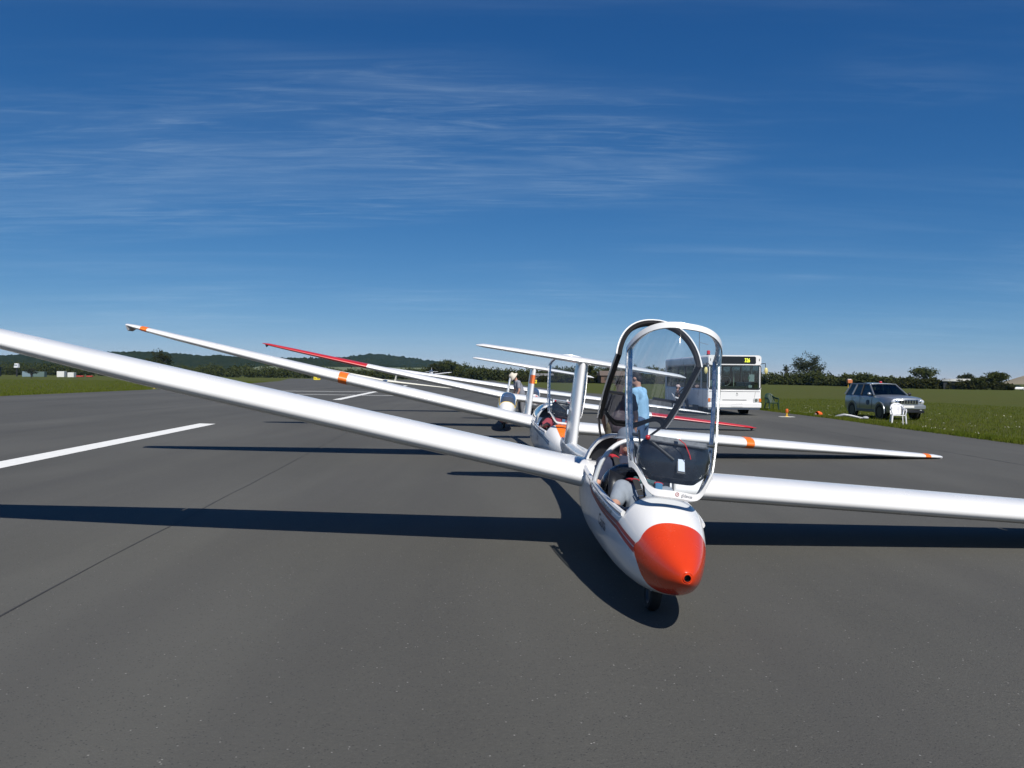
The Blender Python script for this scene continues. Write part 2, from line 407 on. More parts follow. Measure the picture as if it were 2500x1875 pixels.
def tangents(T):
    x = T[:, 0]; M = np.zeros_like(T)
    for c in range(1, 5):
        d = np.diff(T[:, c]) / np.diff(x); M[0, c] = d[0]; M[-1, c] = d[-1]
        for k in range(1, len(x) - 1): M[k, c] = 0 if d[k - 1] * d[k] <= 0 else 2 * d[k - 1] * d[k] / (d[k - 1] + d[k])
    return M
TAN = {id(K21): tangents(K21), id(K13): tangents(K13)}
def sect(T, s):
    x = T[:, 0]; s = min(max(s, x[0]), x[-1]); i = min(max(int(np.searchsorted(x, s)) - 1, 0), len(x) - 2); M = TAN[id(T)]
    h = x[i + 1] - x[i]; t = (s - x[i]) / h
    r = (2*t**3-3*t**2+1)*T[i]+(t**3-2*t**2+t)*h*M[i]+(-2*t**3+3*t**2)*T[i+1]+(t**3-t**2)*h*M[i+1]
    return r[1], r[2], r[3], r[4]
EX = 0.82
def fpt(T, s, phi, S0, off=0.0):
    zb, zm, zt, w = sect(T, s); c, n = math.cos(phi), math.sin(phi)
    x = (w + off) * math.copysign(abs(c) ** EX, c); z = zm + ((zt - zm + off) if n > 0 else (zm - zb + off)) * math.copysign(abs(n) ** EX, n)
    return Vector((x, s - S0, z))
def side_x(T, s, z, off=0.0):
    zb, zm, zt, w = sect(T, s); q = min(abs(z - zm) / ((zt - zm) if z > zm else (zm - zb)), 0.999)
    sn = q ** (1 / EX); return (w * (1 - sn * sn) ** (EX / 2)) + off
def phi_at(T, s, z):
    zb, zm, zt, w = sect(T, s); q = min(max((z - zm) / max(zt - zm, 1e-4), 0.02), 0.95)
    return math.asin(q ** (1 / EX))

def airfoil(n=20, t=0.17, m=0.03, p=0.4, c0=0.0, c1=1.0):
    xs = [c0 + (c1 - c0) * (0.5 - 0.5 * math.cos(math.pi * i / n)) if c0 == 0 else c0 + (c1 - c0) * i / n for i in range(n + 1)]
    up, lo = [], []
    for x in xs:
        yt = 5 * t * (0.2969 * math.sqrt(x) - 0.126 * x - 0.3516 * x * x + 0.2843 * x ** 3 - 0.1030 * x ** 4)
        yc = m / p ** 2 * (2 * p * x - x * x) if x < p else m / (1 - p) ** 2 * ((1 - 2 * p) + 2 * p * x - x * x)
        up.append((x, yc + yt)); lo.append((x, yc - yt))
    return up[::-1] + (lo[1:] if c0 == 0 else lo)
def wing_sec(tab, b):
    cols = list(zip(*tab)); return [float(np.interp(b, cols[0], c)) for c in cols[1:]]   # le, chord, z, t
def wing_panel(mb, tab, b0, b1, side, c0=0.0, c1=1.0, nb=14, S0=0, off=0.0, mi=0, n=20, twist=2.0, capped=True):
    P = []
    for i in range(nb + 1):
        b = b0 + (b1 - b0) * i / nb; le, ch, z, t = wing_sec(tab, b); row = []
        tw = R(twist)
        for x, y in airfoil(n, t, 0.028, 0.42, c0, c1):
            xx = x * ch; zz = y * ch
            if off: 
                k = 1 + 2 * off / (t * ch); xx = (x - .4) * ch * (1 + off / ch * 2) + .4 * ch; zz = (y - .015) * ch * k + .015 * ch
            row.append(Vector((side * b, le - S0 + xx * math.cos(tw), z + zz - xx * math.sin(tw))))
        P.append(row)
    mb.grid(P, cv=True, mi=mi, flip=side < 0)
    if capped:
        for row in (P[0], P[-1]): mb.add(row, [tuple(range(len(row)))], mi, False)
    return P

def fin_panel(mb, zs, S0, c0=0.0, c1=1.0, mi=0, off=0, n=14):
    P = []
    for z, le, ch, t in zs:
        P.append([Vector(((y * ch) * (1 + off), le - S0 + x * ch, z)) for x, y in airfoil(n, t, 0.0, 0.4, c0, c1)])
    mb.grid(P, cv=True, mi=mi)
    for row in (P[0], P[-1]): mb.add(row, [tuple(range(len(row)))], mi, False)
def interp_fin(zs, z):
    c = list(zip(*zs)); return (z, *[float(np.interp(z, c[0], k)) for k in c[1:]])
def wheel(name, parent, c, r, w, rim=METAL):
    M = Matrix.Translation(c) @ Matrix.Rotation(math.pi / 2, 4, 'Y'); h = w / 2
    t = MB().lathe([(r * .62, -h * .8), (r * .80, -h), (r * .93, -h * .85), (r, -h * .4), (r, h * .4), (r * .93, h * .85), (r * .80, h), (r * .62, h * .8)], 28, M).build(name, RUBBER, parent)
    MB().lathe([(0.001, -h * .55), (r * .2, -h * .6), (r * .5, -h * .45), (r * .63, -h * .8), (r * .63, h * .8), (r * .5, h * .45), (r * .2, h * .6), (0.001, h * .55)], 20, M).build('rim', rim, t)
    return t

def loop_rim(mb, pts, normals, width, thick, mi=0):
    """flat band along a closed loop: pts on the outer edge, width inwards given per point"""
    P = []
    for p, (inw, nor) in zip(pts, normals):
        P.append([p + nor * thick * .5, p + inw * width + nor * thick * .5, p + inw * width - nor * thick * .5, p - nor * thick * .5])
    mb.grid(P, cu=True, cv=True, mi=mi, smooth=True)

S0A = 2.75
MATTE = mat('matte_black_trim', (.010, .010, .011), .75, spec=.25)
SILL = [(0, .43), (.8, .628), (1.2, .655), (2.0, .71), (3.0, .78), (3.4, .80), (8, .65)]
def sill_z(s): return float(np.interp(s, [a for a, _ in SILL], [b for _, b in SILL]))
NLOW, NUP = 18, 14
def k21_col(j):
    """column j of a half ring -> (is_upper, t)"""
    return (j >= NLOW, (j - NLOW) / NUP if j >= NLOW else j / NLOW)
def k21_phi(s, j):
    ps = phi_at(K21, s, sill_z(s)); up, t = k21_col(j)
    return ps + (math.pi / 2 - ps) * t if up else -math.pi / 2 + (ps + math.pi / 2) * t
def canopy_geo(which, T, opened=True):
    """closed-position grid of a canopy as rows from front to back, columns left sill -> top -> right sill; T maps to the opened position"""
    rows = []; n = 16
    for i in range(n + 1):
        row = []
        for jj in range(2 * NUP + 1):
            t = jj / NUP; side = -1 if t <= 1 else 1; tt = t if t <= 1 else 2 - t
            if which == 'front': a, b_ = 0.62 + 0.25 * abs(math.cos(tt * math.pi / 2)) ** 5.5, 1.88 - 0.02 * tt
            else: a, b_ = 2.05 - 0.05 * tt, (3.0 + 0.34 * smooth01(tt * 1.15) if opened else 3.02 - 0.07 * tt)
            s = a + (b_ - a) * i / n
            ps = phi_at(K21, s, sill_z(s)); p = fpt(K21, s, ps + (math.pi / 2 - ps) * tt, S0A, 0.004); p.x *= -side * -1
            p.x = abs(p.x) * side
            row.append(T @ p)
        rows.append(row)
    return rows
def grid_normal(rows, i, j):
    a = rows[min(i + 1, len(rows) - 1)][j] - rows[max(i - 1, 0)][j]; b_ = rows[i][min(j + 1, len(rows[0]) - 1)] - rows[i][max(j - 1, 0)]
    n = a.cross(b_); return n.normalized() if n.length > 1e-9 else Vector((0, 0, 1))
def band_on(rows, cells, width, off0, off1):
    """strip hugging the glass edge: cells = [(i,j,di,dj)], di/dj point inwards in the grid"""
    P = []
    for i, j, di, dj in cells:
        p = rows[i][j]; q = rows[i + di][j + dj]; d = (q - p); d.normalize(); n = grid_normal(rows, i, j)
        P.append([p + n * off1, p + d * width + n * off1, p + d * width + n * off0, p + n * off0])
    return P
def make_canopy(root, which, T, name, rim_m, side_m, glass_m, wide, inner_m):
    rows = canopy_geo(which, T, T != Matrix.Identity(4)); nI, nJ = len(rows) - 1, len(rows[0]) - 1
    flipn = 1.0
    c = sum((p for r in rows for p in r), Vector()) / ((nI + 1) * (nJ + 1))
    if grid_normal(rows, nI // 2, nJ // 2).dot(rows[nI // 2][nJ // 2] - c) < 0: flipn = -1.0
    fr = MB()
    front = [(0, j, 1, 0) for j in range(nJ + 1)]; back = [(nI, j, -1, 0) for j in range(nJ + 1)]
    left = [(i, 0, 0, 1) for i in range(nI + 1)]; right = [(i, nJ, 0, -1) for i in range(nI + 1)]
    o0, o1 = -0.006 * flipn, 0.006 * flipn
    fr.grid(band_on(rows, front, wide, o0, o1), cv=True); fr.grid(band_on(rows, back, wide, o0, o1), cv=True)
    fr.grid(band_on(rows, left, wide * .45, o0, o1), cv=True, mi=1); fr.grid(band_on(rows, right, wide * .45, o0, o1), cv=True, mi=1)
    frame = fr.build(name, [rim_m, side_m], root)
    g = MB(); g.grid(rows); g.build('canopy_glass', glass_m, frame)
    # inner tube following the whole loop, set inside the glass
    loop = [rows[0][j] for j in range(nJ + 1)] + [rows[i][nJ] for i in range(1, nI + 1)] + [rows[nI][j] for j in range(nJ - 1, -1, -1)] + [rows[i][0] for i in range(nI - 1, 0, -1)]
    ins = [(0, j) for j in range(nJ + 1)] + [(i, nJ) for i in range(1, nI + 1)] + [(nI, j) for j in range(nJ - 1, -1, -1)] + [(i, 0) for i in range(nI - 1, 0, -1)]
    pts = [p - grid_normal(rows, *ij) * flipn * 0.024 + (c - p).normalized() * 0.012 for p, ij in zip(loop, ins)]
    MB().tube(pts, 0.016, 8, closed=True).build('inner_tube', inner_m, frame)
    return frame, rows, flipn

WTAB21 = [(0, 2.50, 1.52, .655, .185), (.30, 2.52, 1.48, .672, .185), (.55, 2.56, 1.40, .690, .18), (4.6, 2.62, 1.18, .985, .190), (7.6, 2.73, .76, 1.24, .165), (8.3, 2.82, .54, 1.31, .145), (8.46, 2.90, .38, 1.325, .12), (8.5, 3.02, .18, 1.328, .10)]
def make_k21(name, label, loc, bank, yaw, orange_nose=True, bands=False, rear_open=True, glidewise=False, front_T=None, rear_T=None, stripe_m=STRIPE, blue_glass=False, group=None):
    root = thing(name, label, 'glider', loc, (0, R(bank), R(yaw)), group)
    # ---- fuselage shell
    def s_b(j):
        up, t = k21_col(j)
        if up: return 0.475 - 0.012 * smooth01(t)
        ph = -90 + 108 * t
        return float(np.interp(ph, [-90, -75, -52, -26, -14, -5, 1, 6, 12, 18], [.30, .315, .375, .425, .455, .51, .545, .515, .485, .475]))
    def s_f(j):
        up, t = k21_col(j); return 0.83 - 0.02 * t if up else 0.83
    keys = [lambda j: 0.020, s_b, s_f, lambda j: 1.955, lambda j: 2.03, lambda j: 3.0 - (0.05 * k21_col(j)[1] if k21_col(j)[0] else 0), lambda j: 7.9]
    rowsn = [16, 10, 14, 1, 12, 34]
    half = NLOW + NUP + 1; rings = []; seg = []
    for k in range(6):
        for i in range(rowsn[k]):
            u = i / rowsn[k]
            if k == 0: u = u ** 2.0
            rings.append((k, u))
    rings.append((5, 1.0))
    P = []
    for k, u in rings:
        r = []
        for j in range(half):
            s = keys[k](j) * (1 - u) + keys[k + 1](j) * u; p = fpt(K21, s, k21_phi(s, j), S0A); r.append(p)
        full = [Vector((abs(p.x), p.y, p.z)) for p in r] + [Vector((-abs(p.x), p.y, p.z)) for p in r[-2:0:-1]]
        P.append(full)
    nv = len(P[0])
    def is_up(j): return (j >= NLOW and j < nv - NLOW)
    mb = MB(); V = [p for r in P for p in r]; F = [[], []]
    for i in range(len(P) - 1):
        k = rings[i][0]
        for j in range(nv):
            if is_up(j) and k in (2, 4): continue
            F[1 if (k == 0 and orange_nose) else 0].append((i * nv + j, i * nv + (j + 1) % nv, (i + 1) * nv + (j + 1) % nv, (i + 1) * nv + j))
    mb.add(V, F[0], 0); mb.add(V, F[1], 2)
    fus = mb.build('fuselage', [WHITE, CABIN, ORANGE, CABIN], root, sharp=50)
    so = fus.modifiers.new('shell', 'SOLIDIFY'); so.thickness = 0.02; so.offset = -1; so.material_offset = 1; so.material_offset_rim = 0
    # ---- nose hole ring, open pitot
    M = Matrix.Translation((0, -S0A + 0.018, .42)) @ Matrix.Rotation(math.pi / 2, 4, 'X')
    MB().lathe([(.022, -.05), (.022, .003), (.026, .003), (.031, -.004)], 20, M).build('pitot_ring', ORANGE if orange_nose else WHITE, root)
    MB().lathe([(.0005, -.045), (.0215, -.045), (.0215, .002)], 20, M).build('pitot_hole', BLACK, root)
    # ---- sill rims, two bars per cockpit side, mid arch, rear arch
    for sd in (-1, 1):
        for a, b_ in ((.845, 1.95), (2.035, 2.98)):
            pts = [Vector((sd * (abs(fpt(K21, s, phi_at(K21, s, sill_z(s)), S0A).x) - .002), s - S0A, sill_z(s) + .012)) for s in np.linspace(a, b_, 18)]
            MB().tube(pts, .022, 8, flat=(1, .9)).build('cockpit_sill', WHITE, root)
    def arch(s, inset, r, nm, m, rake=0.0):
        pts = []
        for q in np.linspace(0, 1, 29):
            ps = phi_at(K21, s, sill_z(s)); ph = ps + (math.pi - 2 * ps) * q; p = fpt(K21, s, ph, S0A, -inset); p.y -= rake * math.sin(math.pi * q); pts.append(p)
        MB().tube(pts, r, 8, flat=(1.0, 1.25)).build(nm, m, root)
    arch(1.99, .012, .020, 'mid_arch', WHITE); arch(2.985, .012, .022, 'rear_arch', WHITE)
    # front edge lip of the nose deck
    # ---- inside: seats, bulkhead, rear panel hood
    for s0, nm in ((1.05, 'front_seat'), (2.10, 'rear_seat')):
        prof = [(s0 - .12, .40), (s0 + .05, .33), (s0 + .30, .30), (s0 + .52, .36), (s0 + .66, .52), (s0 + .76, .70), (s0 + .80, .80)]
        g = [[Vector((x, s - S0A, z + .05 * (x / .26) ** 2)) for x in np.linspace(-.26, .26, 9)] for s, z in prof]
        o = MB().grid(g).build(nm, BLACK, root); m_ = o.modifiers.new('t', 'SOLIDIFY'); m_.thickness = .015
    ring = [fpt(K21, 3.05, a, S0A, -.025) for a in np.linspace(0, 2 * math.pi, 40, endpoint=False)]
    MB().add(ring, [tuple(range(40))], 0, False).build('bulkhead', BLACK, root)
    ring = [fpt(K21, .70, a, S0A, -.025) for a in np.linspace(0, 2 * math.pi, 40, endpoint=False)]
    MB().add(ring, [tuple(range(40))], 0, False).build('front_bulkhead', BLACK, root)
    prof = []
    for s, w, h in ((1.93, .25, .20), (1.98, .28, .245), (2.06, .285, .26), (2.16, .27, .25), (2.20, .24, .21)):
        prof.append([Vector((w * math.cos(a) * -1, s - S0A, .66 + h * max(math.sin(a), 0) ** .8)) for a in np.linspace(0, math.pi, 19)])
    mb = MB(); mb.grid(prof); mb.add(prof[0], [tuple(range(19))], 0, False); mb.add(prof[-1], [tuple(range(19))], 0, False)
    mb.build('rear_panel_hood', HOOD, root)
    # ---- wings, ailerons, tip skids
    for sd in (-1, 1):
        mb = MB(); wing_panel(mb, WTAB21, 0.0, 4.6, sd, nb=12, S0=S0A); wing_panel(mb, WTAB21, 4.6, 8.1, sd, 0.0, 0.79, nb=12, S0=S0A)
        wing_panel(mb, WTAB21, 8.1, 8.5, sd, nb=10, S0=S0A)
        w = mb.build('wing', WHITE, root, sharp=40)
        mb = MB(); wing_panel(mb, WTAB21, 4.62, 8.08, sd, 0.80, 1.0, nb=12, S0=S0A, n=4); mb.build('aileron', WHITE, w, sharp=40)
        le, ch, z, t = wing_sec(WTAB21, 8.38)
        MB().add([(sd * 8.33, le - S0A + .03, z), (sd * 8.46, le - S0A + .03, z), (sd * 8.46, le - S0A + .40, z), (sd * 8.33, le - S0A + .40, z), (sd * 8.39, le - S0A + .06, z - .10), (sd * 8.41, le - S0A + .06, z - .10), (sd * 8.41, le - S0A + .30, z - .10), (sd * 8.39, le - S0A + .30, z - .10)],
            [(3, 2, 1, 0), (4, 5, 6, 7), (0, 1, 5, 4), (1, 2, 6, 5), (2, 3, 7, 6), (3, 0, 4, 7)], 0, False).build('tip_skid', mat('skid_grey', (.34, .34, .35), .5), w, bevel=.006)
        mb = MB(); wing_panel(mb, WTAB21, .50, .535, sd, nb=1, S0=S0A, off=.0025, capped=False); mb.build('root_tape', mat('sealing_tape', (.60, .60, .58), .45), w)
        if bands:
            for b_ in (4.08, 8.02):
                mb = MB(); wing_panel(mb, WTAB21, b_, b_ + (.17 if b_ < 6 else .13), sd, nb=1, S0=S0A, off=.0035, capped=False); mb.build('dayglo_band', BAND, w)
    # ---- fin, rudder, tailplane, elevators
    FZ = [(.56, 6.25, 1.45, .115), (.68, 6.36, 1.30, .12), (.95, 6.45, 1.18, .125), (1.84, 6.70, .98, .125), (1.89, 6.74, .93, .10)]
    mb = MB(); fin_panel(mb, FZ, S0A, 0, .66); fin = mb.build('fin', WHITE, root, sharp=40)
    mb = MB(); fin_panel(mb, [interp_fin(FZ, z) for z in (.62, 1.2, 1.86)], S0A, .67, 1.0, n=6); mb.build('rudder', WHITE, root, sharp=40)
    TT = [(0, 6.72, .80, 1.895, .12), (.25, 6.73, .77, 1.895, .12), (1.45, 6.86, .50, 1.90, .115), (1.53, 6.90, .42, 1.90, .10), (1.56, 6.98, .26, 1.90, .08)]
    mb = MB()
    for sd in (-1, 1): wing_panel(mb, TT, 0, 1.56, sd, 0, .72, nb=16, S0=S0A, twist=0)
    tp = mb.build('tailplane', WHITE, root, sharp=40)
    for sd in (-1, 1):
        mb = MB(); wing_panel(mb, TT, .05, 1.5, sd, .73, 1.0, nb=10, S0=S0A, twist=-3, n=4); mb.build('elevator', WHITE, tp, sharp=40)
    if bands:
        mb = MB(); fin_panel(mb, [interp_fin(FZ, z) for z in (1.50, 1.60, 1.72)], S0A, 0, .30, off=.03); mb.build('dayglo_band', BAND, fin)
    # ---- wheels
    nwf = MB(); nwf.add([(x, y - S0A, z) for x, y, z in ((-.05, .66, .185), (.05, .66, .185), (.05, .95, .17), (-.05, .95, .17), (-.045, .70, .150), (.045, .70, .150), (.045, .92, .145), (-.045, .92, .145))],
        [(0, 1, 2, 3), (7, 6, 5, 4), (0, 4, 5, 1), (1, 5, 6, 2), (2, 6, 7, 3), (3, 7, 4, 0)], 0, False); nwf.build('nose_wheel_fairing', WHITE, root, bevel=.015)
    wheel('nose_wheel', root, (0, .80 - S0A, .125), .125, .085, rim=DKMETAL)
    wheel('main_wheel', root, (0, 0, .20), .20, .125)
    MB().lathe([(.0, .02), (.07, .02), (.09, 0), (.07, -.02), (0, -.02)], 16, Matrix.Translation((0, 7.45 - S0A, .50)) @ Matrix.Rotation(math.pi / 2, 4, 'Y')).build('tail_wheel', RUBBER, root)
    # ---- aerial on the spine
    MB().tube([(0, 3.55 - S0A, .95), (.012, 3.60 - S0A, 1.38)], [.0045, .0025], 6).build('aerial', DKMETAL, root)
    # ---- canopies
    if front_T is not None:
        frame, rows, fl = make_canopy(root, 'front', front_T, 'front_canopy', WHITE, METAL, CANOPY, .048 if orange_nose else .030, METAL)
        # instrument hood hangs on the canopy
        hp = []
        for s, w, zt_, zb_ in ((.80, .17, .70, .62), (.86, .24, .755, .60), (.95, .265, .80, .575), (1.03, .25, .815, .60), (1.05, .235, .80, .62)):
            ring = []
            for a in np.linspace(0, 2 * math.pi, 24, endpoint=False):
                cx, sz = math.cos(a), math.sin(a)
                ring.append(front_T @ Vector((w * math.copysign(abs(cx) ** .5, cx), s - S0A, (zt_ + zb_) / 2 + (zt_ - zb_) / 2 * math.copysign(abs(sz) ** .6, sz))))
            hp.append(ring)
        mb = MB(); mb.grid(hp, cv=True); mb.add(hp[0], [tuple(range(24))], 0, False); mb.add(hp[-1], [tuple(range(24))], 0, False)
        hood = mb.build('instrument_hood', HOOD, frame)
        box = lambda c, d: [front_T @ (Vector(c) + Vector((sx * d[0] / 2, sy * d[1] / 2, sz * d[2] / 2))) for sz in (-1, 1) for sx, sy in ((-1, -1), (1, -1), (1, 1), (-1, 1))]
        BF = [(3, 2, 1, 0), (4, 5, 6, 7), (0, 1, 5, 4), (1, 2, 6, 5), (2, 3, 7, 6), (3, 0, 4, 7)]
        MB().add(box((0, 1.02 - S0A, .826), (.42, .05, .022)), BF, 0, False).build('hood_top_bar', mat('worn_grey_plastic', (.11, .115, .125), .35, var=.5, vscale=30), frame, bevel=.01)
        MB().add(box((.035, .865 - S0A, .775), (.046, .095, .012)), BF, 0, False).build('compass_card', mat('pale_card', (.55, .62, .72), .4), frame)
        MB().add(box((.035, .865 - S0A, .768), (.068, .13, .012)), BF, 0, False).build('compass_mount', BLACK, frame, bevel=.006)
        MB().ball(front_T @ Vector((-.22, 1.02 - S0A, .83)), .019).build('red_knob', mat('red_knob', (.42, .02, .03), .35), frame)
        MB().tube([front_T @ Vector((-.22, 1.02 - S0A, .82)), front_T @ Vector((-.02, .90 - S0A, .78))], .013, 8).build('hood_lever', BLACK, frame)
        # yaw string with its tape patch
        q = rows[5][NUP]; n = grid_normal(rows, 5, NUP) * fl; d = (rows[6][NUP] - rows[5][NUP]).normalized(); e = n.cross(d)
        MB().add([q + n * .006 + d * .0 + e * k + d * l for k, l in ((.0, 0), (.03, 0), (.03, .035), (.0, .035))], [(0, 1, 2, 3)], 0, False).build('tape_patch', WHITE, frame)
        MB().tube([q + n * .008 + e * .015, q + n * .014 - e * .03 - d * .03, q + n * .010 - e * .07 - d * .10, q + n * .010 - e * .08 - d * .13], .0035, 5).build('yaw_string', mat('red_wool', (.45, .03, .04), .9), frame)
        # side vent window and latch
        for jj, nm in ((2 * NUP - 2, 'latch'), (2, 'latch')):
            q = rows[4][jj]; n = grid_normal(rows, 4, jj) * fl
            MB().tube([q - n * .01, q - n * .07], .012, 8).build(nm, DKMETAL, frame)
        if glidewise:
            base = rows[0]; jc = NUP
            def onrim(u, v):
                # u along the rim from its middle, v towards the glass
                L = 0.0; k = jc + 1; sgn = 1
                t = u / 0.30 * NUP * 0.55 + jc + 1; t = min(max(t, 0), 2 * NUP - 0.001); k = int(t); w_ = t - k
                p = base[k].lerp(base[k + 1], w_); nx = rows[1][k].lerp(rows[1][k + 1], w_); dd = (nx - p).normalized(); nr = grid_normal(rows, 0, k) * fl
                return p + dd * (v + .016) + nr * .0085
            letters('maker_lettering', 'glidewise', .034, lambda x, y: onrim(x * .95 + .0, y), GREYINK, frame)
            ringp = [onrim(-.03 + .014 * math.cos(a), .011 + .014 * math.sin(a)) for a in np.linspace(0, 2 * math.pi, 20, endpoint=False)]; ringi = [onrim(-.03 + .010 * math.cos(a), .011 + .010 * math.sin(a)) for a in np.linspace(0, 2 * math.pi, 20, endpoint=False)]
            MB().grid([ringp, ringi], cv=True).build('maker_emblem', STRIPE, frame, sharp=0)
            MB().add([onrim(-.03 + .004 * math.cos(a), .011 + .004 * math.sin(a)) for a in np.linspace(0, 2 * math.pi, 8, endpoint=False)], [tuple(range(8))], 0, False).build('maker_emblem', STRIPE, frame, sharp=0)
        # strut from the nose to the canopy frame
        MB().tube([Vector((-.12, .93 - S0A, .70)), rows[5][4] * .5 + rows[5][5] * .5], .008, 6).build('gas_strut', DKMETAL, frame)
    if rear_T is not None:
        frame, rows, fl = make_canopy(root, 'rear', rear_T, 'rear_canopy', WHITE, WHITE, CANOPY, .018, MATTE)
        I = Matrix.Identity(4); nI = len(rows) - 1; nJ = len(rows[0]) - 1
        # dark inner lining wide as a hand round the loop
        for cells in ([(i, 0, 0, 1) for i in range(nI + 1)], [(i, nJ, 0, -1) for i in range(nI + 1)], [(0, j, 1, 0) for j in range(nJ + 1)], [(nI, j, -1, 0) for j in range(nJ + 1)]):
            MB().grid(band_on(rows, cells, .056, -.028 * fl, -.010 * fl), cv=True).build('inner_lining', MATTE, frame)
        for jj, sd in ((1, -1), (nJ - 1, 1)):
            MB().tube([rows[nI][jj], Vector((sd * .20, 2.97 - S0A, 1.06))], .012, 6).build('hinge_arm', BLACK, frame)
            a, c_ = rows[nI - 5][jj], rows[nI - 5][jj + (4 if sd < 0 else -4)]
        a, b_ = rows[nI - 6][1], rows[nI - 6][nJ - 1]
        MB().tube([a.lerp(b_, t) + Vector((0, -.05 * math.sin(math.pi * t), .0)) for t in (0, .12, .24, .36)], .014, 6).build('handle_bar', BLACK, frame)
        MB().tube([a.lerp(b_, t) + Vector((0, -.05 * math.sin(math.pi * t), .0)) for t in (1, .88, .76, .64)], .014, 6).build('handle_bar', BLACK, frame)
        MB().tube([rows[nI - 6][nJ - 3], rows[nI // 3][nJ - 1]], .006, 6).build('stay_cable', BLACK, frame)
    elif not rear_open:
        frame, rows, fl = make_canopy(root, 'rear', Matrix.Identity(4), 'rear_canopy', WHITE, WHITE, CANOPY_BLUE, .04, BLACK)
    # ---- stripes and lettering
    for sd in (-1, 1):
        for k in (0, 1):
            P = []
            for q in np.linspace(0, 1, 40):
                s = .52 + q * (1.72 - k * .10); zc = float(np.interp(s, [.5, .9, 1.42, 1.96, 2.24], [.475, .555, .592, .645, .72])) - (k * .040 * (1 - q * .75)) + (0.012 - .012 * q)
                hw = .0135 * (1 - q) ** .55 + .001
                P.append([Vector((sd * side_x(K21, s, z, .0025), s - S0A, z)) for z in (zc - hw, zc + hw)])
            MB().grid(P).build('side_stripe', stripe_m, root, sharp=0)
    if orange_nose:
        for sd in (-1, 1):
            fn = lambda x, y, s0, z0, k: Vector((sd * side_x(K21, s0 - sd * -1 * x * (1 if sd < 0 else -1) if False else (s0 - x if sd < 0 else s0 + x), z0 + y + k * x, .0035), (s0 - x if sd < 0 else s0 + x) - S0A, z0 + y + k * x))
            x0 = 0.0
            for word in ('SHAWBURY', 'GLIDING', 'CLUB'):
                letters('club_lettering', word, .056, lambda x, y: fn((x + x0) * 1.02, y, 1.80 if sd < 0 else .97, .635 if sd < 0 else .575, -.075 if sd < 0 else .075), INK, root)
                x0 += max(v[0] for v in text_mesh(word, .056)[0]) + .02
            letters('sponsor_lettering', 'Capita', .125, lambda x, y: fn(x * .82, y, 1.47 if sd < 0 else 1.17, .455, -.06 if sd < 0 else .06), INK, root)
    return root

def TF(ref, new, ang):
    return Matrix.Translation((0, new[0] - S0A, new[1])) @ Matrix.Rotation(ang, 4, 'X') @ Matrix.Translation((0, -(ref[0] - S0A), -ref[1]))
FT = TF((.62, .742), (.60, .832), R(56)); RT = TF((2.95, 1.115), (2.72, 1.53), -R(41))
g1 = make_k21('glider', 'white two-seat glider with orange nose and both canopies raised', (0.92, 7.80, 0), 8.3, 2.4, True, False, True, True, FT, RT)
g2 = make_k21('glider', 'white two-seat glider with orange wing bands and only front canopy raised', (0.63, 16.55, 0), 8.7, 5.0, False, True, False, False, FT, None, stripe_m=mat('blue_grey_vinyl', (.10, .14, .22), .4))
# orange flash on the nose deck of the second glider
P = []
for s in np.linspace(.22, .80, 10):
    P.append([fpt(K21, s, a, S0A, .003) for a in np.linspace(R(66), R(114), 9)])
MB().grid(P).build('nose_flash', BAND, g2)
letters('tail_number', '472', .12, lambda x, y: Vector((-side_x(K21, 1.5 - x, .44 + y, .0035), 1.5 - x - S0A, .44 + y)), GREYINK, g2)
